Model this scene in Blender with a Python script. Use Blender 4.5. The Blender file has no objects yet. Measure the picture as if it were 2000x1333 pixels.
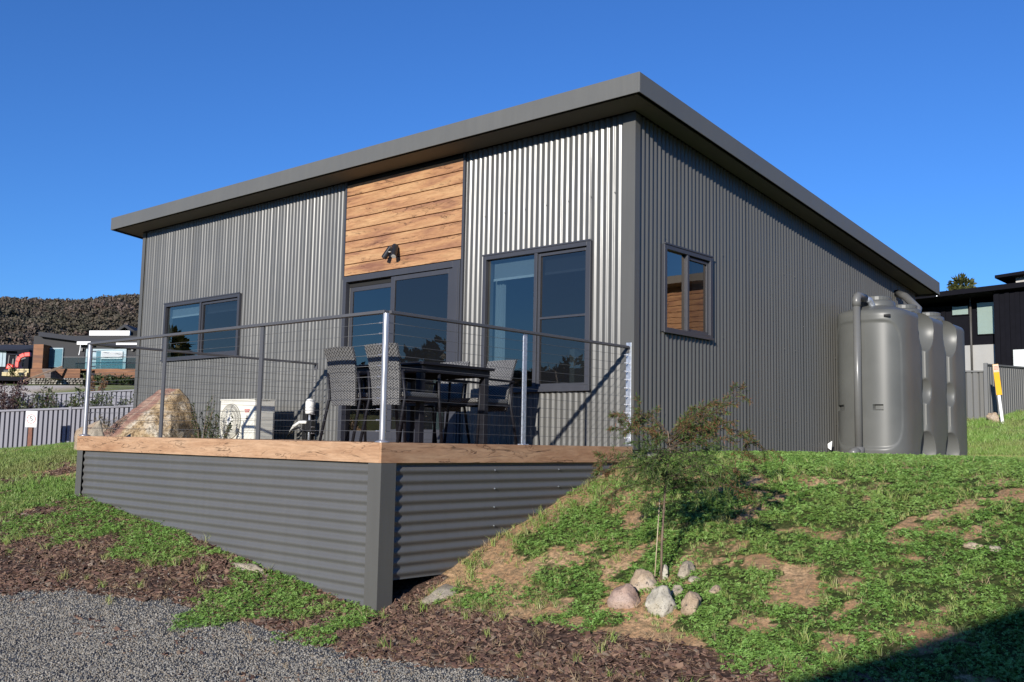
import bpy, bmesh, math, random
import numpy as np
from mathutils import Vector, Matrix, Euler
random.seed(7); rng = np.random.default_rng(11)
S = bpy.context.scene
COL = S.collection
R_ = math.radians

# ------------------------------------------------------------------ camera
cam_d = bpy.data.cameras.new('camera'); cam = bpy.data.objects.new('camera', cam_d); COL.objects.link(cam)
CAM = Vector((5.59504523, -8.16499644, 0.02037624))
RV = Vector((0.75040004, 0.66069944, 0.01939176)); UV = Vector((0.0528066, -0.08916827, 0.99461575)); FV = Vector((-0.65887119, 0.74533568, 0.10180116))
m = Matrix((( RV.x, UV.x, -FV.x, CAM.x), (RV.y, UV.y, -FV.y, CAM.y), (RV.z, UV.z, -FV.z, CAM.z), (0,0,0,1)))
cam.matrix_world = m
cam_d.sensor_width = 36.0; cam_d.lens = 1933.87/2000*36.0
cam_d.clip_start = 0.05; cam_d.clip_end = 8000
S.camera = cam
# ------------------------------------------------------------------ light
SUN = Vector((0.302, -0.905, 0.302)).normalized()       # towards the sun
w = bpy.data.worlds.new('World'); S.world = w; w.use_nodes = True
nt = w.node_tree; nt.nodes.clear()
sky = nt.nodes.new('ShaderNodeTexSky'); sky.sky_type = 'NISHITA'; sky.sun_disc = False
sky.sun_elevation = math.asin(SUN.z); sky.sun_rotation = math.atan2(SUN.x, SUN.y)
sky.altitude = 300; sky.air_density = 1.0; sky.dust_density = 0.15; sky.ozone_density = 4.0
hs = nt.nodes.new('ShaderNodeMix'); hs.data_type = 'RGBA'; hs.blend_type = 'MULTIPLY'; hs.inputs[0].default_value = 1.0
hs.inputs[7].default_value = (.385, .69, 1.12, 1)      # the camera's deep blue white balance of the clear winter sky
bg = nt.nodes.new('ShaderNodeBackground'); bg.inputs[1].default_value = 0.11
wo = nt.nodes.new('ShaderNodeOutputWorld')
nt.links.new(sky.outputs[0], hs.inputs[6]); nt.links.new(hs.outputs[2], bg.inputs[0]); nt.links.new(bg.outputs[0], wo.inputs[0])
sd = bpy.data.lights.new('sun', 'SUN'); sd.energy = 4.9; sd.angle = R_(0.53); sd.color = (1.0, 0.945, 0.86)
so = bpy.data.objects.new('sun', sd); COL.objects.link(so)
so.rotation_euler = SUN.to_track_quat('Z', 'Y').to_euler()
so.location = (10, -30, 20)
S.view_settings.view_transform = 'Standard'; S.view_settings.look = 'None'
S.view_settings.exposure = 0.32; S.view_settings.gamma = 1.0; S.view_settings.use_curve_mapping = False
S.render.engine = 'CYCLES'
try:
    S.cycles.max_bounces = 6; S.cycles.transparent_max_bounces = 12
    S.cycles.caustics_reflective = False; S.cycles.caustics_refractive = False
except Exception: pass

# ------------------------------------------------------------------ helpers
def link(o, parent=None):
    COL.objects.link(o)
    if parent is not None: o.parent = parent
    return o
def tag(o, label=None, cat=None, group=None, kind=None):
    if label: o['label'] = label
    if cat: o['category'] = cat
    if group: o['group'] = group
    if kind: o['kind'] = kind
    return o
def empty(name, label, cat, loc=(0,0,0), rz=0, group=None):
    o = bpy.data.objects.new(name, None); o.location = loc; o.rotation_euler = (0,0,rz); o.empty_display_size = .1
    link(o); return tag(o, label, cat, group)
def copy_tree(o, parent=None):
    c = o.copy(); COL.objects.link(c); c.parent = parent
    for ch in list(o.children): copy_tree(ch, c)
    return c
class MB:
    def __init__(s): s.v=[]; s.f=[]; s.m=[]; s.mi=0
    def add(s, vs, fs):
        n=len(s.v); s.v.extend([tuple(p) for p in vs]); s.f.extend([tuple(i+n for i in f) for f in fs]); s.m.extend([s.mi]*len(fs))
    def box(s, x0,x1,y0,y1,z0,z1):
        s.add([(x0,y0,z0),(x1,y0,z0),(x1,y1,z0),(x0,y1,z0),(x0,y0,z1),(x1,y0,z1),(x1,y1,z1),(x0,y1,z1)],
              [(0,3,2,1),(4,5,6,7),(0,1,5,4),(1,2,6,5),(2,3,7,6),(3,0,4,7)])
        return s
    def hexa(s, p):   # 8 pts bottom loop then top loop
        s.add(p, [(0,3,2,1),(4,5,6,7),(0,1,5,4),(1,2,6,5),(2,3,7,6),(3,0,4,7)]); return s
    def bar(s, a, b, wx, wy, up=(0,0,1)):
        a=Vector(a); b=Vector(b); d=(b-a).normalized(); up=Vector(up)
        if abs(d.dot(up))>.98: up=Vector((0,1,0))
        x=d.cross(up).normalized(); y=x.cross(d).normalized(); x*=wx/2; y*=wy/2
        s.hexa([a-x-y,a+x-y,b+x-y,b-x-y,a-x+y,a+x+y,b+x+y,b-x+y]); return s
    def tube(s, pts, rad, n=8, cap=True):
        pts=[Vector(p) for p in pts]; rings=[]; up=None
        if not hasattr(rad,'__len__'): rad=[rad]*len(pts)
        for i,p in enumerate(pts):
            d=(pts[min(i+1,len(pts)-1)]-pts[max(i-1,0)]).normalized()
            if up is None:
                up=Vector((0,0,1)) if abs(d.z)<.9 else Vector((0,1,0))
            x=d.cross(up).normalized(); y=x.cross(d).normalized(); up=y
            rings.append([p+(x*math.cos(2*math.pi*k/n)+y*math.sin(2*math.pi*k/n))*rad[i] for k in range(n)])
        vs=[q for r in rings for q in r]; fs=[]
        for i in range(len(rings)-1):
            for k in range(n): fs.append((i*n+k,i*n+(k+1)%n,(i+1)*n+(k+1)%n,(i+1)*n+k))
        if cap: fs.append(tuple(range(n))[::-1]); fs.append(tuple(range((len(rings)-1)*n,len(rings)*n)))
        s.add(vs,fs); return s
    def lathe(s, prof, c=(0,0,0), n=24):
        vs=[];fs=[]
        for r,z in prof:
            for k in range(n): vs.append((c[0]+r*math.cos(2*math.pi*k/n),c[1]+r*math.sin(2*math.pi*k/n),c[2]+z))
        for i in range(len(prof)-1):
            for k in range(n): fs.append((i*n+k,i*n+(k+1)%n,(i+1)*n+(k+1)%n,(i+1)*n+k))
        fs.append(tuple(range(n))[::-1]); fs.append(tuple(range((len(prof)-1)*n,len(prof)*n)))
        s.add(vs,fs); return s
    def mesh(s, name, smooth=False):
        me=bpy.data.meshes.new(name); me.from_pydata(s.v,[],s.f)
        if s.m and max(s.m)>0: me.polygons.foreach_set('material_index', s.m)
        if smooth: me.polygons.foreach_set('use_smooth',[True]*len(s.f))
        me.update(); return me
    def build(s, name, mat, parent=None, smooth=False, bevel=0, loc=None):
        me=s.mesh(name,smooth)
        for mm in (mat if isinstance(mat,(list,tuple)) else [mat]): me.materials.append(mm)
        o=bpy.data.objects.new(name,me); link(o,parent)
        if loc: o.location=loc
        if bevel:
            b=o.modifiers.new('bevel','BEVEL'); b.width=bevel; b.segments=2; b.limit_method='ANGLE'; b.harden_normals=False
        return o
def npmesh(name, V, F, mats, smooth=False):
    V=np.asarray(V,dtype=np.float32); F=np.asarray(F,dtype=np.int32); k=F.shape[1]
    me=bpy.data.meshes.new(name); me.vertices.add(len(V)); me.vertices.foreach_set('co',V.ravel())
    me.loops.add(F.size); me.loops.foreach_set('vertex_index',F.ravel())
    me.polygons.add(len(F)); me.polygons.foreach_set('loop_start',np.arange(0,F.size,k,dtype=np.int32))
    try: me.polygons.foreach_set('loop_total',np.full(len(F),k,dtype=np.int32))
    except Exception: pass
    if smooth: me.polygons.foreach_set('use_smooth',np.ones(len(F),dtype=bool))
    me.update(calc_edges=True); me.validate()
    for mm in mats: me.materials.append(mm)
    return me

# ------------------------------------------------------------------ noise (numpy)
def vnoise(x,y,seed=0):
    xi=np.floor(x).astype(np.int64); yi=np.floor(y).astype(np.int64); fx=x-xi; fy=y-yi
    fx=fx*fx*(3-2*fx); fy=fy*fy*(3-2*fy)
    def h(a,b):
        n=(a*374761393+b*668265263+seed*1274126177)&0xffffffff
        n=((n^(n>>13))*1274126177)&0xffffffff
        return ((n^(n>>16))&0xffff)/65535.0
    return (h(xi,yi)*(1-fx)+h(xi+1,yi)*fx)*(1-fy)+(h(xi,yi+1)*(1-fx)+h(xi+1,yi+1)*fx)*fy
def fbm(x,y,seed=0,o=4):
    a=.5;s=0;t=0
    for i in range(o): s=s+a*vnoise(x*2**i+13.7*i,y*2**i-7.3*i,seed+i); t+=a; a*=.5
    return s/t

# ------------------------------------------------------------------ materials
MATS={}
def newmat(name):
    mt=bpy.data.materials.new(name); mt.use_nodes=True; n=mt.node_tree; n.nodes.clear()
    o=n.nodes.new('ShaderNodeOutputMaterial'); b=n.nodes.new('ShaderNodeBsdfPrincipled'); n.links.new(b.outputs[0],o.inputs[0])
    return mt,n,b
def N(n,t,**k):
    x=n.nodes.new('ShaderNode'+t)
    for a,v in k.items():
        if hasattr(x,a): setattr(x,a,v)
        else: x.inputs[a].default_value=v
    return x
def ramp(n,src,stops):
    r=n.nodes.new('ShaderNodeValToRGB'); el=r.color_ramp.elements
    while len(el)>len(stops): el.remove(el[-1])
    while len(el)<len(stops): el.new(1)
    for e,(p,c) in zip(el,stops): e.position=p; e.color=(*c,1) if len(c)==3 else c
    n.links.new(src,r.inputs[0]); return r
def mixc(n,f,a,b,mode='MIX'):
    x=n.nodes.new('ShaderNodeMix'); x.data_type='RGBA'; x.blend_type=mode
    for s,v in ((0,f),(6,a),(7,b)):
        if isinstance(v,(int,float)): x.inputs[s].default_value=v
        elif isinstance(v,tuple): x.inputs[s].default_value=(*v,1)
        else: n.links.new(v,x.inputs[s])
    return x.outputs[2]
def plain(name,col,rough=.5,metal=0,spec=.5,var=.12,scale=6,bump=0,coat=0):
    if name in MATS: return MATS[name]
    mt,n,b=newmat(name)
    tc=N(n,'TexCoord'); nz=N(n,'TexNoise',Scale=scale,Detail=6.0); n.links.new(tc.outputs['Object'],nz.inputs['Vector'])
    lo=tuple(c*(1-var) for c in col); hi=tuple(min(1,c*(1+var)) for c in col)
    r=ramp(n,nz.outputs[0],[(.3,lo),(.7,hi)]); n.links.new(r.outputs[0],b.inputs['Base Color'])
    b.inputs['Roughness'].default_value=rough; b.inputs['Metallic'].default_value=metal
    b.inputs['Specular IOR Level'].default_value=spec
    rr=N(n,'MapRange'); rr.inputs[3].default_value=max(.02,rough-.05); rr.inputs[4].default_value=min(1,rough+.07)
    n.links.new(nz.outputs[0],rr.inputs[0]); n.links.new(rr.outputs[0],b.inputs['Roughness'])
    if coat: b.inputs['Coat Weight'].default_value=coat; b.inputs['Coat Roughness'].default_value=.12
    if bump:
        n2=N(n,'TexNoise',Scale=scale*8,Detail=5.0); n.links.new(tc.outputs['Object'],n2.inputs['Vector'])
        bp=N(n,'Bump',Strength=bump,Distance=.01); n.links.new(n2.outputs[0],bp.inputs['Height']); n.links.new(bp.outputs[0],b.inputs['Normal'])
    MATS[name]=mt; return mt
def steel_paint(name,col,rough=.3,spec=.5,coat=.0):
    """painted steel: slight dust streaks running down, fine waviness"""
    mt,n,b=newmat(name)
    tc=N(n,'TexCoord'); mp=N(n,'Mapping'); mp.inputs['Scale'].default_value=(7,7,.5); n.links.new(tc.outputs['Object'],mp.inputs[0])
    st=N(n,'TexNoise',Scale=2.0,Detail=8.0,Roughness=.65); n.links.new(mp.outputs[0],st.inputs['Vector'])
    ns=N(n,'TexNoise',Scale=1.3,Detail=5.0); n.links.new(tc.outputs['Object'],ns.inputs['Vector'])
    f=N(n,'Math',operation='MULTIPLY'); n.links.new(st.outputs[0],f.inputs[0]); n.links.new(ns.outputs[0],f.inputs[1])
    r=ramp(n,f.outputs[0],[(.1,tuple(c*.95 for c in col)),(.5,tuple(min(1,c*1.07+.002) for c in col))])
    n.links.new(r.outputs[0],b.inputs['Base Color'])
    rr=N(n,'MapRange'); rr.inputs[1].default_value=.1; rr.inputs[2].default_value=.5; rr.inputs[3].default_value=rough-.04; rr.inputs[4].default_value=rough+.1
    n.links.new(f.outputs[0],rr.inputs[0]); n.links.new(rr.outputs[0],b.inputs['Roughness'])
    b.inputs['Specular IOR Level'].default_value=spec
    bp=N(n,'Bump',Strength=.10,Distance=.01); n.links.new(st.outputs[0],bp.inputs['Height']); n.links.new(bp.outputs[0],b.inputs['Normal'])
    if coat: b.inputs['Coat Weight'].default_value=coat; b.inputs['Coat Roughness'].default_value=.2
    MATS[name]=mt; return mt
def wood(name,axis,base,dark,light,crack=.5,rough=.55,scale=1.0):
    mt,n,b=newmat(name)
    tc=N(n,'TexCoord'); mp=N(n,'Mapping')
    oi=N(n,'ObjectInfo'); mv=N(n,'VectorMath',operation='SCALE'); 
    cmb=N(n,'CombineXYZ'); 
    for i in range(3): n.links.new(oi.outputs['Random'],cmb.inputs[i])
    n.links.new(cmb.outputs[0],mv.inputs[0]); mv.inputs['Scale'].default_value=37.0
    ad=N(n,'VectorMath',operation='ADD'); n.links.new(tc.outputs['Object'],ad.inputs[0]); n.links.new(mv.outputs[0],ad.inputs[1])
    n.links.new(ad.outputs[0],mp.inputs[0])
    sc=[10*scale]*3; sc[axis]=1.3*scale; mp.inputs['Scale'].default_value=tuple(sc)
    a=N(n,'TexNoise',Scale=1.0,Detail=3.0,Distortion=.6); n.links.new(mp.outputs[0],a.inputs['Vector'])
    g=N(n,'TexNoise',Scale=5.0,Detail=8.0,Roughness=.7,Distortion=.5); n.links.new(mp.outputs[0],g.inputs['Vector'])
    r1=ramp(n,a.outputs[0],[(.3,dark),(.5,base),(.72,light)])
    r2=ramp(n,g.outputs[0],[(.35,(.62,.58,.56)),(.6,(1,1,1))])
    c1=mixc(n,.7,r1.outputs[0],r2.outputs[0],'MULTIPLY')
    # meandering dark cracks of the embossed grain
    mp2=N(n,'Mapping'); sc2=[14*scale]*3; sc2[axis]=2.0*scale; mp2.inputs['Scale'].default_value=tuple(sc2); n.links.new(ad.outputs[0],mp2.inputs[0])
    k=N(n,'TexNoise',Scale=1.1,Detail=4.0,Distortion=1.2); n.links.new(mp2.outputs[0],k.inputs['Vector'])
    ab=N(n,'Math',operation='SUBTRACT'); n.links.new(k.outputs[0],ab.inputs[0]); ab.inputs[1].default_value=.5
    ab2=N(n,'Math',operation='ABSOLUTE'); n.links.new(ab.outputs[0],ab2.inputs[0])
    r3=ramp(n,ab2.outputs[0],[(0.0,(1,1,1)),(.022,(0,0,0))])
    m2=N(n,'TexNoise',Scale=.9,Detail=2.0); n.links.new(mp2.outputs[0],m2.inputs['Vector'])
    r4=ramp(n,m2.outputs[0],[(.46,(0,0,0)),(.58,(1,1,1))])
    mk=N(n,'Math',operation='MULTIPLY'); n.links.new(r3.outputs[0],mk.inputs[0]); n.links.new(r4.outputs[0],mk.inputs[1])
    mk2=N(n,'Math',operation='MULTIPLY'); n.links.new(mk.outputs[0],mk2.inputs[0]); mk2.inputs[1].default_value=crack
    c2=mixc(n,mk2.outputs[0],c1,tuple(x*.22 for x in dark))
    n.links.new(c2,b.inputs['Base Color']); b.inputs['Roughness'].default_value=rough; b.inputs['Specular IOR Level'].default_value=.3
    hs=N(n,'Math',operation='SUBTRACT'); n.links.new(g.outputs[0],hs.inputs[0]); n.links.new(mk2.outputs[0],hs.inputs[1])
    bp=N(n,'Bump',Strength=.35,Distance=.004); n.links.new(hs.outputs[0],bp.inputs['Height']); n.links.new(bp.outputs[0],b.inputs['Normal'])
    MATS[name]=mt; return mt
def glass(name,tint=(.60,.66,.68),boost=2.4,base=.08,screen=0,gcol=(1.0,.86,.74)):
    mt=bpy.data.materials.new(name); mt.use_nodes=True; n=mt.node_tree; n.nodes.clear()
    o=n.nodes.new('ShaderNodeOutputMaterial'); mx=n.nodes.new('ShaderNodeMixShader'); tr=n.nodes.new('ShaderNodeBsdfTransparent'); gl=n.nodes.new('ShaderNodeBsdfGlossy')
    tr.inputs[0].default_value=(*tint,1); gl.inputs['Roughness'].default_value=.0; gl.inputs[0].default_value=(*gcol,1)
    fr=n.nodes.new('ShaderNodeFresnel'); fr.inputs[0].default_value=1.5
    mu=n.nodes.new('ShaderNodeMath'); mu.operation='MULTIPLY_ADD'; mu.inputs[1].default_value=boost; mu.inputs[2].default_value=base; mu.use_clamp=True
    tc=n.nodes.new('ShaderNodeTexCoord'); nz=n.nodes.new('ShaderNodeTexNoise'); nz.inputs['Scale'].default_value=1.5
    bp=n.nodes.new('ShaderNodeBump'); bp.inputs['Strength'].default_value=.04; bp.inputs['Distance'].default_value=.02
    n.links.new(tc.outputs['Object'],nz.inputs['Vector']); n.links.new(nz.outputs[0],bp.inputs['Height']); n.links.new(bp.outputs[0],gl.inputs['Normal'])
    ge=n.nodes.new('ShaderNodeNewGeometry'); iv=n.nodes.new('ShaderNodeMath'); iv.operation='SUBTRACT'; iv.inputs[0].default_value=1.0; n.links.new(ge.outputs['Backfacing'],iv.inputs[1])
    m0=n.nodes.new('ShaderNodeMath'); m0.operation='MULTIPLY'; n.links.new(mu.outputs[0],m0.inputs[0]); n.links.new(iv.outputs[0],m0.inputs[1])
    n.links.new(fr.outputs[0],mu.inputs[0]); n.links.new(m0.outputs[0],mx.inputs[0]); n.links.new(tr.outputs[0],mx.inputs[1]); n.links.new(gl.outputs[0],mx.inputs[2])
    if screen:      # fly screen mesh: part of the view is its dark threads
        df=n.nodes.new('ShaderNodeBsdfDiffuse'); df.inputs[0].default_value=(.016,.017,.020,1); m2=n.nodes.new('ShaderNodeMixShader'); m2.inputs[0].default_value=screen
        n.links.new(mx.outputs[0],m2.inputs[1]); n.links.new(df.outputs[0],m2.inputs[2]); n.links.new(m2.outputs[0],o.inputs[0])
    else: n.links.new(mx.outputs[0],o.inputs[0])
    return mt
def leafmat(name,cols,rough=.5,trans=.3,island=1.0,pos=0,pscale=1.2,pcol=(.20,.20,.06)):
    mt,n,b=newmat(name)
    oi=N(n,'ObjectInfo'); ge=N(n,'NewGeometry'); 
    tc=N(n,'TexCoord'); 
    ad=N(n,'Math',operation='ADD'); n.links.new(oi.outputs['Random'],ad.inputs[0]); n.links.new(ge.outputs['Random Per Island'],ad.inputs[1])
    isl=N(n,'Math',operation='MULTIPLY'); n.links.new(ge.outputs['Random Per Island'],isl.inputs[0]); isl.inputs[1].default_value=island; n.links.new(isl.outputs[0],ad.inputs[1])
    ml=N(n,'Math',operation='MULTIPLY'); n.links.new(ad.outputs[0],ml.inputs[0]); ml.inputs[1].default_value=1/(1+island)
    k=len(cols); r=ramp(n,ml.outputs[0],[(.12+.76*i/(k-1),c) for i,c in enumerate(cols)])
    class _O: pass
    if pos:
        pn=N(n,'TexNoise',Scale=pscale,Detail=5.0); n.links.new(ge.outputs['Position'],pn.inputs['Vector']); pr=ramp(n,pn.outputs[0],[(.42,(0,0,0)),(.66,(pos,pos,pos))])
        cc=mixc(n,pr.outputs[0],r.outputs[0],pcol); r=_O(); r.outputs=[cc]
    n.links.new(r.outputs[0],b.inputs['Base Color']); b.inputs['Roughness'].default_value=rough; b.inputs['Specular IOR Level'].default_value=.35
    if trans:
        o=[x for x in n.nodes if x.type=='OUTPUT_MATERIAL'][0]; t=N(n,'BsdfTranslucent'); n.links.new(r.outputs[0],t.inputs[0]); ms=N(n,'MixShader'); ms.inputs[0].default_value=trans
        n.links.new(b.outputs[0],ms.inputs[1]); n.links.new(t.outputs[0],ms.inputs[2]); n.links.new(ms.outputs[0],o.inputs[0])
    return mt

GREY=(.093,.092,.086)
M_CORR=steel_paint('cladding_paint',GREY,rough=.31,spec=.5)
M_TRIM=steel_paint('trim_paint',GREY,rough=.42,spec=.4)
M_FASC=steel_paint('fascia_paint',(.118,.118,.110),rough=.45,spec=.35)
M_SOFF=plain('soffit_board',(.15,.145,.125),.65,var=.04,spec=.2)
M_SKIRT=steel_paint('skirt_paint',(.105,.105,.102),rough=.42,spec=.4)
M_FRAME=steel_paint('window_frame_paint',(.046,.048,.057),rough=.38,spec=.4)
M_GLASS=glass('window_glass')
M_SCREEN=glass('screened_glass',(.5,.54,.57),2.0,.07,.34)
M_DARK=plain('dark_cavity',(.012,.012,.012),.9,var=.1)
M_ROOM=plain('room_plaster',(.30,.30,.28),.8,var=.05)
M_BLIND=plain('blind_fabric',(.38,.41,.42),.8,var=.03)
M_BLINDR=plain('blind_rail',(.8,.82,.82),.4,var=.02)
M_BOARD=wood('cladding_timber',0,(.44,.235,.115),(.26,.125,.075),(.54,.33,.165),crack=.85)
M_FB_X=wood('fascia_timber_front',0,(.47,.29,.17),(.38,.215,.12),(.54,.36,.225),crack=.95)
M_FB_Y=wood('fascia_timber_side',1,(.47,.28,.16),(.38,.205,.11),(.54,.35,.21),crack=.95)
M_DECKB=wood('deck_timber',0,(.33,.19,.11),(.22,.12,.07),(.42,.26,.16),crack=.4)
M_CONC=plain('concrete',(.42,.40,.35),.85,var=.15,scale=9,bump=.3)
M_GALV=plain('galvanised_steel',(.55,.58,.62),.42,metal=.75,var=.2,scale=40,bump=.05)
M_STAIN=plain('stainless_steel',(.50,.49,.50),.30,metal=.7,var=.04)
M_RAILP=steel_paint('rail_paint',(.085,.085,.09),rough=.4,spec=.4)
M_CABLE=plain('steel_cable',(.16,.16,.16),.45,metal=.5,var=.1)
M_WHITE=plain('white_plastic',(.72,.71,.66),.4,var=.04)
M_BLACK=plain('black_plastic',(.015,.015,.016),.35,var=.1)
M_PAINTW=plain('white_paint',(.8,.8,.78),.5,var=.03)

# ------------------------------------------------------------------ ground height
CP = np.array([(0.02,0.6,-0.05),(0.02,0.2,-0.08),(0.02,-0.2,-0.17),(0.02,-0.6,-0.32),(0.02,-1.03,-0.45),(0.02,-1.52,-0.62),(0.02,-2.04,-0.81),(0.02,-2.62,-1.04),(0.02,-3.1,-1.2),(0.02,-3.5,-1.27),(0.02,-4.2,-1.37),(0.02,-5.5,-1.43),(0.02,-8,-1.5),(0.02,-14,-1.55),(2,0.6,-0.05),(2,0.2,-0.08),(2,-0.2,-0.17),(2,-0.6,-0.32),(2,-1.03,-0.45),(2,-1.52,-0.62),(2,-2.04,-0.81),(2,-2.62,-1.04),(2,-3.1,-1.2),(2,-3.5,-1.27),(2,-4.2,-1.37),(2,-5.5,-1.43),(2,-8,-1.5),(2,-14,-1.55),(4.5,0.7,-0.05),(4.5,0.3,-0.08),(4.5,-0.1,-0.17),(4.5,-0.5,-0.32),(4.5,-0.93,-0.45),(4.5,-1.42,-0.62),(4.5,-1.94,-0.81),(4.5,-2.52,-1.04),(4.5,-3,-1.2),(4.5,-3.4,-1.27),(4.5,-4.1,-1.37),(4.5,-5.4,-1.43),(4.5,-7.9,-1.5),(4.5,-13.9,-1.55),(8,0.8,-0.05),(8,0.4,-0.08),(8,0,-0.17),(8,-0.4,-0.32),(8,-0.83,-0.45),(8,-1.32,-0.62),(8,-1.84,-0.81),(8,-2.42,-1.04),(8,-2.9,-1.2),(8,-3.3,-1.27),(8,-4,-1.37),(8,-5.3,-1.43),(8,-7.8,-1.5),(8,-13.8,-1.55),(13,0.9,-0.05),(13,0.5,-0.08),(13,0.1,-0.17),(13,-0.3,-0.32),(13,-0.73,-0.45),(13,-1.22,-0.62),(13,-1.74,-0.81),(13,-2.32,-1.04),(13,-2.8,-1.2),(13,-3.2,-1.27),(13,-3.9,-1.37),(13,-5.2,-1.43),(13,-7.7,-1.5),(13,-13.7,-1.55),(0.3,2.5,-0.04),(0.3,5,-0.04),(0.3,8,-0.04),(3,2.5,-0.04),(3,5,-0.04),(3,8,-0.04),(6,2.5,-0.04),(6,5,-0.04),(6,8,-0.04),(10,2.5,-0.04),(10,5,-0.04),(10,8,-0.04),(0.3,9.7,-0.04),(4,10,0),(-0.9,13.6,0.33),(2,14,0.35),(-2.2,18,0.92),(2,19,1),(-3,26.8,1.5),(4,28,1.7),(10,16,0.6),(-8,24,1.3),(-20,30,2.2),(-4.83,-3.27,-0.63),(-4.23,-3.27,-0.71),(-2.75,-3.27,-0.87),(-1.67,-3.27,-1.03),(-0.82,-3.27,-1.13),(-4.8,-4,-0.88),(-2.75,-4,-1.1),(-0.8,-4,-1.28),(-5,-5,-1.17),(-2.7,-5,-1.32),(0,-5,-1.41),(-9,-7.5,-1.28),(-4,-7,-1.42),(-2.7,-8.5,-1.47),(-12,-12,-1.4),(-4,-13,-1.5),(-30,-12,-1.3),(-7,-3,-0.36),(-8,-2.9,-0.33),(-9,-1,-0.13),(-7,-4.5,-0.85),(-10,-4.2,-0.66),(-12,-1,-0.28),(-13.8,0,-0.33),(-15,1.2,-0.55),(-14,-3,-0.62),(-20,-4,-0.8),(-18,3,-0.55),(-5,-1.5,-0.3),(-5.5,0,-0.15),(-7,-0.3,-0.1),(-10,0,-0.1),(-10.5,3,-0.12),(-3,-1,-0.5),(-5,3,-0.1),(-10,8,-0.1),(-2,-2.6,-0.85),(-5,8,-0.1),(-25.48,1.61,0.3),(-23.38,3.46,0.3),(-20.86,5.68,0.3),(-29.92,3.01,1.1),(-27.52,5.12,1.1),(-24.64,7.65,1.1),(-44.35,7.54,2.2),(-40.98,10.52,2.2),(-36.93,14.08,2.2),(-61,12.78,3.35),(-56.5,16.74,3.35),(-51.1,21.49,3.35),(-94.3,23.25,4.2),(-87.55,29.19,4.2),(-79.45,36.32,4.2),(-22,6,-0.3),(-20,10,-0.1),(-40,-10,0.5),(-80,-10,2)])
CP[(CP[:,0]>=0)&(CP[:,1]>.1)&(CP[:,1]<4),2]-=.038; CP[(CP[:,0]>=0)&(CP[:,1]>=4)&(CP[:,1]<8.6),2]-=.022
CP[np.abs(CP[:,2]-3.35)<.001,2]=2.92; CP[(np.abs(CP[:,2]-2.2)<.001)&(CP[:,0]<-21),2]=1.98
def TK(r2): return np.where(r2>0,.5*r2*np.log(r2+1e-12),0)
_n=len(CP); _d=((CP[:,None,:2]-CP[None,:,:2])**2).sum(-1)
_A=np.zeros((_n+3,_n+3)); _A[:_n,:_n]=TK(_d)+np.eye(_n)*.02; _A[:_n,_n]=1; _A[:_n,_n+1:]=CP[:,:2]; _A[_n,:_n]=1; _A[_n+1:,:_n]=CP[:,:2].T
_W=np.linalg.solve(_A,np.r_[CP[:,2],0,0,0])
def gz(x,y):
    x=np.asarray(x,float); y=np.asarray(y,float); sh=x.shape; x=x.ravel(); y=y.ravel(); out=np.empty(len(x))
    for i in range(0,len(x),20000):
        a=x[i:i+20000]; b=y[i:i+20000]
        out[i:i+20000]=TK((a[:,None]-CP[:,0])**2+(b[:,None]-CP[:,1])**2)@_W[:_n]+_W[_n]+_W[_n+1]*a+_W[_n+2]*b
    r=np.hypot(x,y); t=np.clip((r-75)/60,0,1); t=t*t*(3-2*t)
    out=out*(1-t)+t*3.5
    return out.reshape(sh)
def g1(x,y): return float(gz(np.array([x]),np.array([y]))[0])

# regions (world metres)
L2=[(-5.47,-3.78),(-5.69,-3.2),(-5.52,-2.97),(-4.82,-3.28),(-4.5,-3.23),(-4.16,-3.22),(-3.47,-3.19),(-3.02,-3.19),(-2.45,-3.26),(-1.98,-3.29),(-1.97,-3.38),(-2.1,-3.5),(-2.09,-3.75),(-2.38,-3.8),(-2.87,-3.96),(-3.02,-3.78),(-3.12,-3.51),(-3.4,-3.59),(-3.52,-3.8),(-3.52,-3.96),(-3.98,-3.99),(-4.28,-4.23)]
L2H=[(-5.15,-3.86),(-4.97,-3.68),(-4.68,-3.51),(-4.41,-3.51),(-4.4,-3.63),(-4.72,-3.78),(-4.91,-3.92)]
G3=[(-1.69,-3.38),(-1.52,-3.2),(-1.24,-3.17),(-0.88,-3.19),(-0.51,-3.28),(-0.53,-3.45),(-0.34,-3.5),(-0.36,-3.62),(-0.43,-3.76),(-0.62,-3.9),(-0.66,-4.12),(-0.72,-4.22),(-0.75,-4.31),(-0.9,-4.38),(-1.16,-4.08),(-1.26,-3.83),(-1.35,-3.86),(-1.41,-3.71)]
G4=[(-0.26,-4.0),(-0.19,-3.71),(-0.29,-3.4),(-0.24,-3.2),(-0.11,-3.22),(0.11,-3.39),(0.09,-3.6),(0.12,-3.8),(0.24,-3.91),(0.12,-3.94),(-0.1,-4.0)]
R1=[(0.44,-2.16),(0.19,-1.83),(0.27,-1.64),(0.27,-1.31),(0.48,-1.16),(0.78,-1.32),(1.22,-1.89),(1.18,-2.07),(0.83,-2.01),(0.64,-2.0),(0.56,-2.13)]
R2=[(1.36,-3.11),(1.29,-2.95),(1.39,-2.87),(1.17,-2.62),(1.18,-2.46),(1.35,-2.34),(1.6,-2.62),(1.8,-2.73),(1.82,-2.94),(1.71,-3.03),(1.54,-2.92),(1.46,-3.09)]
RB=[(0.1,0.35),(0.5,-.3),(0.86,-0.84),(1.08,-1.62),(1.36,-2.08),(1.47,-2.37),(1.86,-2.5),(2.41,-2.72),(2.8,-3.04),(3.07,-3.22),(4.5,-3.4),(9,-3.3),(16,-3),(16,60),(-30,60),(-30,20),(0.1,20)]
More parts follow.
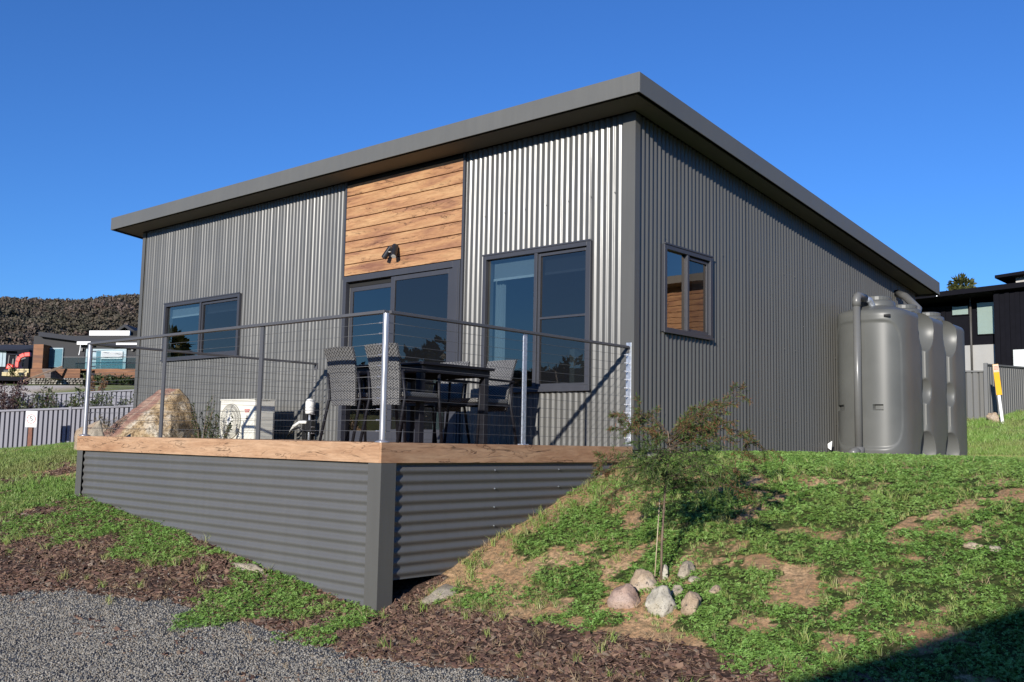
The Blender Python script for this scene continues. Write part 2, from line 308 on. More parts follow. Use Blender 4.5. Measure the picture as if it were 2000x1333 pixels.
DRY=[(-0.11,-1.11),(-0.03,-0.15),(0.34,-0.04),(0.66,-0.85),(0.5,-1.17),(0.38,-1.65),(0.37,-2.2),(0.3,-2.53),(0.22,-2.89),(1.33,-2.76),(1.29,-2.98),(0.25,-3.07),(0.06,-3.05),(-0.02,-2.55),(0.0,-1.98)]
GRAV=[(-60,-9),(-9,-6.6),(-5,-5.6),(-3.22,-5.02),(-2.74,-4.81),(-2.4,-4.36),(-1.4,-4.11),(-0.93,-4.1),(-0.6,-3.97),(-0.17,-3.93),(0.25,-3.9),(0.84,-3.89),(1.36,-3.78),(1.8,-3.82),(2.29,-3.97),(4,-4.4),(9,-4.6),(20,-4.6),(20,-60),(-60,-60)]
SOIL=[(0.77,-2.19,0.51,0.1,-0.37,0.46),(1.21,-2.23,0.23,0.04,-0.2,0.26),(1.59,-0.48,0.44,0.06,-0.21,0.41),(1.88,-0.74,0.36,0.08,-0.15,0.28),(0.96,-1.37,0.22,0.04,-0.27,0.39),(1.81,-1.24,0.35,0.07,-0.13,0.25),(2.67,-2.03,0.51,0.12,-0.28,0.6),(2.12,-2.79,0.69,0.2,-0.19,0.29),(2.57,-2.75,0.35,0.1,-0.16,0.28),(3.19,-2.65,0.32,0.09,-0.14,0.33),(3.33,-0.93,0.32,0.07,-0.12,0.39),(3.39,-0.41,0.33,0.05,-0.08,0.27),(3.17,-1.14,0.2,0.03,-0.14,0.39),(2.15,0.16,0.23,0.09,-0.12,0.29),(3.59,-1.25,0.15,0.02,-0.04,0.17),(2.12,-1.8,0.14,0.04,-0.31,0.58),(0.62,-1.88,0.28,0.05,-0.13,0.16),(3.36,-0.67,0.52,0.11,-0.07,0.23),(0.46,-0.56,0.66,0.02,-0.24,0.36),(0.76,-0.34,0.4,0.06,-0.17,0.27),(1.27,-0.77,0.44,0.07,-0.18,0.31),(3.29,-2.31,0.16,0.06,-0.05,0.15),
      (-6.9,-2.6,.9,.1,-.1,.35),(-1.2,15.0,1.6,.2,-.4,.8),(.6,14.6,2.0,.2,-.4,.7),(5.2,-1.4,.5,.1,-.3,.5),(6.3,-2.2,.6,.2,-.2,.5)]
def inpoly(x,y,poly):
    c=np.zeros(x.shape,bool); n=len(poly)
    for i in range(n):
        x1,y1=poly[i]; x2,y2=poly[(i+1)%n]
        if y1==y2: continue
        k=((y1>y)!=(y2>y))&(x<(x2-x1)*(y-y1)/(y2-y1)+x1); c^=k
    return c
def soil_mask(x0,y0):
    s=np.zeros(x0.shape); x=x0+(fbm(x0*2.2,y0*2.2,301)-.5)*.75+(fbm(x0*8,y0*8,302)-.5)*.22; y=y0+(fbm(x0*2.2,y0*2.2,311)-.5)*.75+(fbm(x0*8,y0*8,312)-.5)*.22
    for cx,cy,ax,ay,bx,by in SOIL:
        a=np.array([[ax/2,bx/2],[ay/2,by/2]]); ia=np.linalg.inv(a)
        u=ia[0,0]*(x-cx)+ia[0,1]*(y-cy); v=ia[1,0]*(x-cx)+ia[1,1]*(y-cy)
        s=np.maximum(s,1.0-np.sqrt(u*u+v*v))
    return s+ (fbm(x0*5,y0*5,5)-.5)*1.2
def warp(x,y,a=.16):
    return x+(fbm(x*3,y*3,21)-.5)*a*2+(fbm(x*11,y*11,41)-.5)*a, y+(fbm(x*3+50,y*3,31)-.5)*a*2+(fbm(x*11,y*11,51)-.5)*a
def zones(x,y):
    """clover, grass, mulch, gravel, soil densities 0..1"""
    wx,wy=warp(x,y)
    left=(inpoly(wx,wy,L2)&~inpoly(wx,wy,L2H))|inpoly(wx,wy,G3)|inpoly(wx,wy,G4)
    mid=inpoly(wx,wy,R1)|inpoly(wx,wy,R2)
    right=inpoly(wx,wy,RB)
    soil=soil_mask(x,y)
    clov=np.where(left|mid,1.0,0.0)
    rc=np.clip(1.0-np.clip(soil*2.0,0,.97),0,1)
    patchy=np.clip((fbm(x*1.6,y*1.6,77)-.24)*8,0.25,1)
    clov=np.maximum(clov*np.clip(1-np.clip((soil-.5)*3,0,1),0,1),np.where(right&(y<4.3),rc*patchy,0))
    grav=inpoly(wx,wy,GRAV)
    bank_left=(x<-4.9)&(y>-4.3)
    dry=inpoly(wx,wy,DRY)
    grass=np.where(right|bank_left,.8,0.0)*rc
    bankmid=(x>0)&(y>-3.0)&(~right)&(y<.4)
    grass=np.maximum(grass,np.where(dry|bankmid,.75*np.clip((fbm(x*3.2,y*3.2,9)-.42)*5,0,1)*np.clip(1-soil*2,0,1),0))
    clov=np.maximum(clov,np.where(bankmid,.75*np.clip((fbm(x*2.6,y*2.6,19)-.50)*6,0,1)*np.clip(1-soil*2,0,1),0))
    mul=(~grav)&(~right)&(~mid)&(~dry)&(y<np.where(x>.1,-3.02,-2.6))&(~bank_left|(fbm(x*2,y*2,3)>.5))&(x<4)
    mul2=(x>.1)&(y>-3.9)&(y<-2.95)&(~grav)
    mulch=np.where(mul|mul2,1.0,0.0)*(1-clov*.6)
    mulch=np.where((x<-8)|(y>0),0,mulch)
    return clov,grass,mulch,grav.astype(float),soil,right,bank_left,dry
def axis_coords(a,b,step,lo,hi,g=1.22):
    c=list(np.arange(a,b+1e-6,step)); s=step
    v=a
    L=[]
    while v>lo: s*=g; s=min(s,120); v-=s; L.append(v)
    s=step; v=b; H=[]
    while v<hi: s*=g; s=min(s,120); v+=s; H.append(v)
    return np.array(L[::-1]+c+H)
GX=axis_coords(-8.5,7,.055,-2600,2600,1.12); GY=axis_coords(-7.5,2,.055,-2600,2600,1.12)
XX,YY=np.meshgrid(GX,GY); ZZ=gz(XX,YY)
near=np.exp(-np.maximum(0,np.hypot(XX,YY)-14)/5)
ZZ+= near*((fbm(XX*2.2,YY*2.2,2)-.5)*.05*np.clip((-YY)/1.2,0.15,1)+(fbm(XX*9,YY*9,8)-.5)*.018)
# keep the ground under the house and slab flat
nx,ny=len(GX),len(GY)
idx=np.arange(nx*ny).reshape(ny,nx)
F=np.stack([idx[:-1,:-1],idx[:-1,1:],idx[1:,1:],idx[1:,:-1]],-1).reshape(-1,4)
clov,grass,mulch,grav,soil,right,bl,dry=zones(XX,YY)
far=np.hypot(XX,YY)>24

def ground_material():
    mt,n,b=newmat('ground_cover')
    at=N(n,'Attribute',attribute_name='zone'); sp=N(n,'SeparateColor'); n.links.new(at.outputs['Color'],sp.inputs[0])
    at2=N(n,'Attribute',attribute_name='zone2'); sp2=N(n,'SeparateColor'); n.links.new(at2.outputs['Color'],sp2.inputs[0])
    tc=N(n,'TexCoord')
    def nz(s,d=8.0,rg=.6):
        x=N(n,'TexNoise',Scale=s,Detail=d,Roughness=rg); n.links.new(tc.outputs['Object'],x.inputs['Vector']); return x.outputs[0]
    n1=nz(3);n2=nz(28);n3=nz(120);n4=nz(.8)
    sand=ramp(n,n1,[(.3,(.36,.205,.11)),(.5,(.52,.325,.18)),(.72,(.62,.44,.265))])
    sandf=ramp(n,n3,[(.3,(.6,.58,.55)),(.62,(1.08,1.05,1.0))])
    sandc=mixc(n,1.0,sand.outputs[0],sandf.outputs[0],'MULTIPLY')
    straw=ramp(n,n2,[(.42,(0,0,0)),(.6,(1,1,1))])
    sandc=mixc(n,straw.outputs[0],sandc,(.24,.165,.09))
    green=ramp(n,n2,[(.3,(.018,.024,.008)),(.5,(.040,.055,.014)),(.7,(.11,.11,.04))])  # dark tones paint in the shade between the clover clumps
    mul=ramp(n,n2,[(.3,(.022,.014,.011)),(.5,(.06,.037,.028)),(.72,(.17,.11,.08))])
    vo=N(n,'TexVoronoi',Scale=70.0); n.links.new(tc.outputs['Object'],vo.inputs['Vector'])
    gr=ramp(n,vo.outputs['Color'],[(0,(.05,.052,.055)),(.5,(.13,.135,.14)),(1,(.26,.26,.26))])
    dist=ramp(n,vo.outputs['Distance'],[(.2,(1,1,1)),(.75,(.3,.3,.3))])
    grc=mixc(n,1.0,gr.outputs[0],dist.outputs[0],'MULTIPLY')
    def fac(o,amt=.6):
        a=N(n,'Math',operation='SUBTRACT'); n.links.new(n2,a.inputs[0]); a.inputs[1].default_value=.5
        bb=N(n,'Math',operation='MULTIPLY_ADD'); n.links.new(a.outputs[0],bb.inputs[0]); bb.inputs[1].default_value=amt; n.links.new(o,bb.inputs[2]); bb.use_clamp=True
        r=ramp(n,bb.outputs[0],[(.38,(0,0,0)),(.58,(1,1,1))]); return r.outputs[0]
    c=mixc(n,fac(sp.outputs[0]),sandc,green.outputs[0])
    c=mixc(n,fac(sp.outputs[1]),c,mul.outputs[0])
    c=mixc(n,fac(sp.outputs[2]),c,grc)
    # far: lawn and paved drive
    lawn=ramp(n,n4,[(.3,(.16,.165,.055)),(.55,(.20,.225,.07)),(.75,(.30,.26,.14))])
    c=mixc(n,sp2.outputs[0],c,lawn.outputs[0])
    drive=ramp(n,n1,[(.3,(.50,.44,.37)),(.7,(.60,.53,.44))])
    c=mixc(n,sp2.outputs[1],c,drive.outputs[0])
    n.links.new(c,b.inputs['Base Color']); b.inputs['Roughness'].default_value=.92; b.inputs['Specular IOR Level'].default_value=.15
    bp=N(n,'Bump',Strength=.8,Distance=.02); n.links.new(n2,bp.inputs['Height']); 
    bp2=N(n,'Bump',Strength=.5,Distance=.006); n.links.new(n3,bp2.inputs['Height']); n.links.new(bp.outputs[0],bp2.inputs['Normal']); n.links.new(bp2.outputs[0],b.inputs['Normal'])
    return mt
M_GROUND=ground_material()
me=npmesh('ground',np.stack([XX.ravel(),YY.ravel(),ZZ.ravel()],1),F,[M_GROUND],True)
z1=np.zeros((nx*ny,4),np.float32); z1[:,3]=1
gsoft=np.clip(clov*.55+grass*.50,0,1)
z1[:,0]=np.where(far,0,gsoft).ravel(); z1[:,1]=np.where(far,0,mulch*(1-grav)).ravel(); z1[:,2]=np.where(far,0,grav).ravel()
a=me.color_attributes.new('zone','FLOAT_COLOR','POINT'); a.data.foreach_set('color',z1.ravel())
z2=np.zeros((nx*ny,4),np.float32); z2[:,3]=1
drv=inpoly(XX,YY,[(-25,4.5),(-28,1),(-60,-6),(-75,10),(-56,14.5),(-33.5,14.8),(-33,11.5),(-29,7.5)])
z2[:,0]=np.where(far|((YY>12)),1,0).ravel()*(1-drv.ravel()); z2[:,1]=drv.ravel()
a=me.color_attributes.new('zone2','FLOAT_COLOR','POINT'); a.data.foreach_set('color',z2.ravel())
go=bpy.data.objects.new('ground',me); link(go); go['kind']='structure'
from mathutils.bvhtree import BVHTree
BVH=None
def gsurf(x,y):
    # bilinear look-up of the displaced sheet
    x=np.asarray(x);y=np.asarray(y)
    i=np.clip(np.searchsorted(GX,x)-1,0,nx-2); j=np.clip(np.searchsorted(GY,y)-1,0,ny-2)
    fx=(x-GX[i])/(GX[i+1]-GX[i]); fy=(y-GY[j])/(GY[j+1]-GY[j])
    return (ZZ[j,i]*(1-fx)+ZZ[j,i+1]*fx)*(1-fy)+(ZZ[j+1,i]*(1-fx)+ZZ[j+1,i+1]*fx)*fy
def gs(x,y): return float(gsurf(np.array([x]),np.array([y]))[0])

# ------------------------------------------------------------------ instancing of uncountable stuff
def scatter(name, pts, variants, rot, scl, label=None):
    """one object: points carrying rotation, scale and variant index; geometry nodes place the variants"""
    me=bpy.data.meshes.new(name); me.vertices.add(len(pts)); me.vertices.foreach_set('co',np.asarray(pts,np.float32).ravel())
    def attr(nm,ty,dom,vals,key):
        a=me.attributes.new(nm,ty,dom); a.data.foreach_set(key,np.asarray(vals).ravel())
    attr('rot','FLOAT_VECTOR','POINT',np.asarray(rot,np.float32),'vector')
    attr('scl','FLOAT','POINT',np.asarray(scl,np.float32),'value')
    attr('idx','INT','POINT',rng.integers(0,len(variants),len(pts)).astype(np.int32),'value')
    o=bpy.data.objects.new(name,me); link(o); o['kind']='stuff'
    if label: o['label']=label
    cc=bpy.data.collections.new(name+'_kinds')
    for i,v in enumerate(variants): v.name='%s_piece_%02d'%(name,i); cc.objects.link(v)
    ng=bpy.data.node_groups.new(name,'GeometryNodeTree')
    ng.interface.new_socket('Geometry',in_out='INPUT',socket_type='NodeSocketGeometry'); ng.interface.new_socket('Geometry',in_out='OUTPUT',socket_type='NodeSocketGeometry')
    gi=ng.nodes.new('NodeGroupInput'); gout=ng.nodes.new('NodeGroupOutput'); ip=ng.nodes.new('GeometryNodeInstanceOnPoints')
    ci=ng.nodes.new('GeometryNodeCollectionInfo'); ci.inputs['Collection'].default_value=cc; ci.inputs['Separate Children'].default_value=True; ci.inputs['Reset Children'].default_value=True
    def na(nm,ty):
        x=ng.nodes.new('GeometryNodeInputNamedAttribute'); x.data_type=ty; x.inputs[0].default_value=nm; return x.outputs[0]
    ip.inputs['Pick Instance'].default_value=True
    L=ng.links.new
    L(gi.outputs[0],ip.inputs['Points']); L(ci.outputs[0],ip.inputs['Instance']); L(na('idx','INT'),ip.inputs['Instance Index'])
    L(na('rot','FLOAT_VECTOR'),ip.inputs['Rotation']); L(na('scl','FLOAT'),ip.inputs['Scale']); L(ip.outputs[0],gout.inputs[0])
    md=o.modifiers.new('scatter','NODES'); md.node_group=ng
    return o
def vobj(me): return bpy.data.objects.new('piece',me)
M_CLOVER=leafmat('clover_leaf',[(.075,.16,.028),(.12,.235,.04),(.17,.31,.06),(.25,.40,.11),(.145,.275,.045)],rough=.5,trans=.05,pos=.4,pscale=1.6,pcol=(.27,.37,.10))
M_GRASS=leafmat('grass_blade',[(.08,.15,.025),(.15,.25,.04),(.23,.33,.07),(.33,.33,.14),(.16,.27,.045)],rough=.5,trans=.12,pos=.7,pscale=1.3,pcol=(.30,.27,.11))
M_GRASSG=leafmat('green_grass_blade',[(.06,.13,.02),(.11,.22,.035),(.17,.30,.055),(.25,.33,.10),(.12,.24,.035)],rough=.5,trans=.08,pos=.6,pscale=1.1,pcol=(.24,.22,.09))
M_STRAW=leafmat('dry_straw',[(.16,.11,.06),(.28,.20,.11),(.40,.31,.19)],rough=.7,trans=.1)
M_CHIP=leafmat('bark_chip',[(.022,.014,.011),(.065,.036,.026),(.13,.070,.050),(.24,.15,.10),(.045,.026,.02),(.55,.43,.31)],rough=.8,trans=0)
M_STONE=leafmat('gravel_stone',[(.075,.071,.063),(.13,.124,.11),(.18,.172,.153),(.22,.21,.188),(.20,.165,.12),(.34,.32,.28)],rough=.75,trans=0)
def clover_piece():
    mb=MB()
    for k in range(16):
        r=random.uniform(0,.05)**.9; a=random.uniform(0,6.28); cx,cy=r*math.cos(a)*1.0,r*math.sin(a); h=random.uniform(.010,.036)*(1-.4*r/.05)
        tilt=Euler((random.uniform(-.6,.6),random.uniform(-.6,.6),random.uniform(0,6.28))).to_matrix(); s=random.uniform(.007,.011)
        vs=[];fs=[]
        for j in range(3):
            aa=j*2.094; d=Vector((math.cos(aa),math.sin(aa),0)); p=Vector((-d.y,d.x,0))
            q=[Vector((0,0,0)),d*s*.7+p*s*.55+Vector((0,0,s*.25)),d*s*1.15+Vector((0,0,s*.05)),d*s*.7-p*s*.55+Vector((0,0,s*.25))]
            n0=len(vs); vs+=[tilt@x+Vector((cx,cy,h)) for x in q]; fs.append((n0,n0+1,n0+2,n0+3))
        mb.add(vs,fs)
    me=mb.mesh('clover_piece'); me.materials.append(M_CLOVER); return vobj(me)
def tuft_piece(mat,nb=12,h=(.03,.075),spread=.035,wd=.0022,lean=.6):
    mb=MB()
    for k in range(nb):
        a=random.uniform(0,6.28); r=random.uniform(0,spread); b=Vector((r*math.cos(a),r*math.sin(a),-.005)); hh=random.uniform(*h)
        d=Vector((random.uniform(-1,1),random.uniform(-1,1),0))*lean*hh; sd=Vector((math.cos(a+1.3),math.sin(a+1.3),0))*wd
        m1=b+d*.35+Vector((0,0,hh*.6)); t=b+d+Vector((0,0,hh*.95))
        mb.add([b-sd,b+sd,m1+sd*.8,m1-sd*.8,t],[(0,1,2,3),(3,2,4)])
    me=mb.mesh('tuft_piece'); me.materials.append(mat); return vobj(me)
def chip_piece():
    mb=MB(); l=random.uniform(.012,.030); w_=l*random.uniform(.25,.6); t=random.uniform(.002,.006)
    p=[(-l,-w_*random.uniform(.5,1),0),(l*random.uniform(.5,1),-w_,0),(l,w_*random.uniform(.3,1),random.uniform(0,.006)),(-l*random.uniform(.6,1),w_,0)]
    mb.hexa([*p,*[(x*random.uniform(.7,1),y*random.uniform(.7,1),z+t) for x,y,z in p]])
    me=mb.mesh('chip_piece'); me.materials.append(M_CHIP); return vobj(me)
def stone_piece(mat=None,s0=.010):
    bm=bmesh.new(); bmesh.ops.create_icosphere(bm,subdivisions=1,radius=1)
    sx,sy,sz=random.uniform(.8,1.4),random.uniform(.7,1.1),random.uniform(.5,.9)
    for v in bm.verts:
        k=random.uniform(.72,1.15); v.co=Vector((v.co.x*sx*k*s0,v.co.y*sy*k*s0,v.co.z*sz*k*s0))
    me=bpy.data.meshes.new('stone_piece'); bm.to_mesh(me); bm.free(); me.materials.append(mat or M_STONE); return vobj(me)
def rand_pts(n,x0,x1,y0,y1):
    return rng.uniform(x0,x1,n),rng.uniform(y0,y1,n)
def in_building(x,y):
    return ((x>-10.1)&(x<.03)&(y>-.02)&(y<8.2))|((x>-4.8)&(x<-.06)&(y>-3.2)&(y<.1))|((x>-.1)&(x<1.5)&(y>3.95)&(y<8.3))
def place(name,kinds,n,box,prob,rmode,s,dz=0,label=None):
    x,y=rand_pts(n,*box); p=prob(x,y); k=(rng.random(n)<p)&~in_building(x,y); x=x[k];y=y[k]
    z=gsurf(x,y)+dz; m_=len(x)
    if rmode=='up': rot=np.stack([rng.normal(0,.15,m_)+.25,rng.normal(0,.15,m_),rng.uniform(0,6.28,m_)*0],1); rot=np.stack([rng.normal(0,.18,m_),rng.normal(0,.18,m_),rng.uniform(0,6.28,m_)],1)
    elif rmode=='flat': rot=np.stack([rng.normal(0,.45,m_),rng.normal(0,.35,m_),rng.uniform(0,6.28,m_)],1)
    else: rot=rng.uniform(0,6.28,(m_,3))
    sc=rng.uniform(s[0],s[1],m_)
    print(name,m_)
    return scatter(name,np.stack([x,y,z],1),kinds,rot,sc,label)
def p_clover(x,y):
    c=zones(x,y)[0]; return c*np.clip(.35+1.3*(fbm(x*5,y*5,61)-.2),0,1)
place('clover_cover',[clover_piece() for _ in range(8)],125000,(-6,6.5,-4.5,4.3),p_clover,'up',(.42,1.15),label='low green clover covering the bank and the strip below the deck')
def p_grass(x,y):
    z=zones(x,y); c,g=z[0],z[1]; top=np.clip((y-.2)*2,0,1); mid_=(~z[5])*1.0
    return np.clip(g*(.50+.5*np.maximum(top,mid_)),0,1)*np.clip(.3+1.4*(fbm(x*2,y*2,15)-.2),0,1)
place('lawn_grass',[tuft_piece(M_GRASS,14,(.02,.05)) for _ in range(6)],70000,(-.2,8,-3.4,9),p_grass,'up',(.5,.95),label='short grass blades of the lawn')
place('bank_grass',[tuft_piece(M_GRASSG,16,(.02,.055)) for _ in range(5)],42000,(-12,-4.8,-4.6,1.5),lambda x,y: np.where(zones(x,y)[6],1,0)*np.clip((fbm(x*1.4,y*1.4,15)-.34)*5,0.05,1),'up',(.7,1.4),label='rough grass left of the deck')
place('far_grass',[tuft_piece(M_GRASSG,14,(.05,.10),.08,.004) for _ in range(5)],16000,(-5,7,9,19),lambda x,y: np.clip(1-np.clip(soil_mask(x,y)*3,0,1),0,1)*.9,'up',(.8,1.4),label='grass in front of the back fence')
place('dry_straw',[tuft_piece(M_STRAW,10,(.02,.06),.05,.0014,1.8) for _ in range(6)],26000,(-6,6,-4.4,1.0),lambda x,y: np.clip((zones(x,y)[7]*.7+np.clip(zones(x,y)[4]*1.2,0,.28)+zones(x,y)[2]*.14),0,1)*.75,'flat',(.6,1.3),label='dead straw lying on the bare soil')
place('green_tufts',[tuft_piece(M_GRASS,26,(.04,.09),.05,.002,.8) for _ in range(4)],4200,(-6,5,-4.4,.3),lambda x,y: np.clip((zones(x,y)[7]*.45+zones(x,y)[2]*.10+zones(x,y)[4]*.12+.10*zones(x,y)[5]),0,1),'up',(.6,1.4),label='small grass tufts between soil and mulch')
place('bark_mulch',[chip_piece() for _ in range(10)],90000,(-6.5,4.5,-5,-2.4),lambda x,y: zones(x,y)[2]*np.clip(.45+(fbm(x*2.5,y*2.5,88)-.35)*2.5,.25,.95)+.06*zones(x,y)[3]*(fbm(x*3,y*3,5)>.5)*(y>-4.9),'flat',(.35,1.3),.004,label='brown bark mulch chips')
place('gravel',[stone_piece() for _ in range(10)],190000,(-5.5,4.5,-7,-3.7),lambda x,y: np.where(zones(x+(rng.random(x.shape)-.5)*.35,y+(rng.random(x.shape)-.5)*.35)[3]>.5,1.0,.03*(y<-3.6)),'any',(.28,.85),.002,label='loose grey crushed gravel')

#PART2#
# ================================================================== THE CABIN
WL,WD=9.946,7.95
def soff(y): return 3.3956-.1087*y
cabin=empty('cabin','single storey grey corrugated cabin with sloping skillion roof and timber panel above the deck','house',(0,0,0))
PITCH=.0762
def corr_sheet(name,u0,u1,zb,ztop,openings,plane,parent,mat,**k):
    for (o0,o1,oz0,oz1) in openings:
        if o0<u0 and u1<o1:            # the window cuts this sheet in two: one piece below, one above
            corr_piece(name,u0,u1,zb,lambda u: oz0,[],plane,parent,mat,**k); corr_piece(name,u0,u1,oz1,ztop,[],plane,parent,mat,**k); return
    corr_piece(name,u0,u1,zb,ztop,openings,plane,parent,mat,**k)
def corr_piece(name,u0,u1,zb,ztop,openings,plane,parent,mat,amp=.0085,seg=10,off=0.0,tilt=0.0):
    """vertical-rib sheet between u0..u1. plane 'x': along x on y=0 ; plane 'y': along y on x=0"""
    n=max(2,int(round((u1-u0)/PITCH*seg))); us=[u0+(u1-u0)*i/n for i in range(n+1)]
    V=[];Fs=[]; kk=random.uniform(0,6)
    def col(u,z):
        wv=int(math.floor(u/PITCH)); random.seed(wv*31+5); a=amp*(1+random.uniform(-.11,.09)); ph=random.uniform(-.10,.10)
        d=-.009+a*math.sin(2*math.pi*u/PITCH+ph)+off+tilt*(u-(u0+u1)/2)+.0006*math.sin(z*2.1+u*3+kk)
        return (u,-d,z) if plane=='x' else (d,u,z)
    for i in range(n):
        a,b=us[i],us[i+1]; mid=(a+b)/2
        spans=[(zb,None)]
        for (o0,o1,oz0,oz1) in openings:
            if o0<mid<o1: spans=[(zb,oz0),(oz1,None)]
        for s0,s1 in spans:
            za=ztop(a) if s1 is None else s1; zc=ztop(b) if s1 is None else s1
            if za<=s0: continue
            k=len(V); m1=(s0+za)/2; m2=(s0+zc)/2
            V+= [col(a,s0),col(b,s0),col(b,m2),col(a,m1),col(b,zc),col(a,za)]
            Fs+=[(k,k+1,k+2,k+3),(k+3,k+2,k+4,k+5)] if plane=='x' else [(k,k+1,k+2,k+3),(k+3,k+2,k+4,k+5)]
    random.seed(int(u0*1000)+9)
    if not V: return
    bm=bmesh.new(); me=bpy.data.meshes.new(name); me.from_pydata(V,[],Fs); bm.from_mesh(me); bmesh.ops.remove_doubles(bm,verts=bm.verts,dist=.00005); bm.to_mesh(me); bm.free()
    me.polygons.foreach_set('use_smooth',[True]*len(me.polygons)); me.materials.append(mat)
    o=bpy.data.objects.new(name,me); link(o,parent); return o
OP_F=[(-9.06,-6.99,1.24,2.09),(-2.04,-.56,.60,2.10)]
top=lambda u: 3.41
COVER=.762
def sheets_x(a,b,ops):
    u=a
    while u<b-.02:
        e=min(u+COVER,b)
        corr_sheet('wall_sheet',u-(.02 if u>a else 0),e,-.03,top,ops,'x',cabin,M_CORR,off=(.0026 if int((u-a)/COVER)%2 else 0),tilt=random.uniform(-.002,.002)); u=e
sheets_x(-9.89,-4.60,OP_F); sheets_x(-2.40,-.13,OP_F)
v=.07
OP_S=[(.54,1.465,1.23,2.09)]
while v<WD-.02:
    e=min(v+COVER,WD)
    corr_sheet('wall_sheet',v,e,-.03,lambda y: soff(y)+.012,OP_S,'y',cabin,M_CORR,off=(.0026 if int(v/COVER)%2 else 0)); v=e
# plain back and left walls behind the front sheets, ceiling liner and slab
mb=MB(); mb.box(-9.93,-9.90,.02,WD,-.03,3.38)   # left side wall
mb.box(-9.9,-.03,WD-.03,WD,-.03,2.5); mb.build('rear_wall',M_TRIM,cabin)
mb=MB(); mb.box(-9.9,-.05,.03,7.9,-.25,-.035); mb.build('floor_slab',M_CONC,cabin)
# room lining: dark plaster with openings left where the windows and the door are
def lining(plane,a,b,zb,zt,ops):
    mb=MB(); cuts=sorted(set([a,b]+[c for o in ops for c in o[:2]]))
    for i in range(len(cuts)-1):
        mid=(cuts[i]+cuts[i+1])/2; sp=[(zb,zt)]
        for o in ops:
            if o[0]<mid<o[1]: sp=[(zb,o[2]),(o[3],zt)]
        for s0,s1 in sp:
            if s1-s0<.01: continue
            if plane=='x': mb.box(cuts[i],cuts[i+1],.035,.10,s0,s1)
            else: mb.box(-.10,-.035,cuts[i],cuts[i+1],s0,s1)
    return mb
OPD=(-4.50,-2.48,-.02,2.07)
lining('x',-9.88,-.10,-.03,3.3,[(-9.03,-7.02,1.27,2.06),OPD,(-2.01,-.60,.63,2.07)]).build('wall_lining',M_ROOM,cabin)
lining('y',.10,7.9,-.03,2.45,[(.57,1.435,1.26,2.06)]).build('wall_lining',M_ROOM,cabin)
mb=MB(); mb.box(-9.88,-.10,.10,7.9,-.03,.0); mb.build('floor',plain('floor_boards',(.14,.10,.07),.5),cabin)
mb=MB(); mb.box(-9.88,-.10,.10,7.9,2.47,2.5); mb.build('ceiling',M_ROOM,cabin)
mb=MB(); mb.box(-6.1,-6.0,.1,4.0,0,2.47); mb.box(-2.3,-2.22,1.9,5,0,2.47); mb.box(-9.8,-.1,4.0,4.08,0,2.47); mb.build('partition',M_ROOM,cabin)
mb=MB(); mb.box(-4.3,-3.55,1.4,1.95,0,.92); mb.build('cupboard',plain('pale_cupboard',(.62,.72,.66),.45,var=.03),cabin,bevel=.004)
# timber panel boards
nb=8; z0=2.135; 
mb=MB(); mb.box(-4.585,-2.415,.004,.03,2.10,3.40); mb.build('panel_backing',M_DARK,cabin)
for i in range(nb):
    a=z0+i*.1525; b=a+.1525
    if b>3.405: b=3.405
    mb=MB(); 
    pr=[(.002,a+.004),(-.016,a+.010),(-.017,b-.004),(-.008,b+.000),(.002,b)]
    vs=[(x,y,z) for x in (-4.565,-2.43) for y,z in pr]; n=len(pr)
    mb.add(vs,[tuple(range(n)),tuple(range(n,2*n))[::-1]]+[(k,(k+1)%n,n+(k+1)%n,n+k)[::-1] for k in range(n)])
    mb.build('timber_board',M_BOARD,cabin)
mb=MB(); mb.box(-4.60,-4.568,-.022,.02,2.10,3.405); mb.build('panel_trim',M_FRAME,cabin,bevel=.002)
mb=MB(); mb.box(-2.428,-2.395,-.022,.02,.0,3.405); mb.build('panel_trim',M_FRAME,cabin,bevel=.002)
# corner trims (folded angle)
mb=MB(); mb.box(-.148,.006,-.006,.0,-.03,soff(0)+.01); mb.box(.0,.006,.0,.082,-.03,soff(.08)+.005); mb.build('corner_trim',M_TRIM,cabin)
mb=MB(); mb.box(-WL,-WL+.09,-.006,.0,-.03,soff(0)+.01); mb.box(-WL-.004,-WL,-.006,.09,-.03,3.39); mb.build('corner_trim',M_TRIM,cabin)
# cladding screws on the side wall
mb=MB()
for zz in (.35,1.25,2.2):
    for k in range(6,100,4):
        y=.095+k*PITCH
        if y<7.8 and zz<soff(y)-.05 and not (.45<y<1.55 and 1.15<zz<2.15):
            yy=(math.floor(y/PITCH)+.25)*PITCH; mb.tube([(-.002,yy,zz),(.004,yy,zz)],.005,6)
for zz in (.35,2.6):
    for k in range(2,29,4):
        x=-.15-k*PITCH; xx=(math.floor(x/PITCH)+.75)*PITCH; 
        if not (-2.1<x<-.5 and zz<2.2): mb.tube([(xx,.002,zz),(xx,-.005,zz)],.005,6)
tag(mb.build('cladding_screw',M_TRIM,cabin),kind='stuff')
# ---------------------------------------------------------------- roof
OF,OS,OL,RD=.3866,.3086,.386,8.1786
FT=.2043
xl,xr=-WL-OL,OS
def pl(y,dz=0): return soff(y)+dz
def sheet_q(p,thick,name,mat,parent=cabin,bevel=0):
    mb=MB(); lo=[(x,y,z) for x,y,z in p]; hi=[(x,y,z+thick) for x,y,z in p]; mb.hexa(lo+hi); return mb.build(name,mat,parent,bevel=bevel)
g=.075   # shadow gap between fascia and soffit
inx0,inx1,iny0,iny1=xl+g,xr-g,-OF+g,RD-g
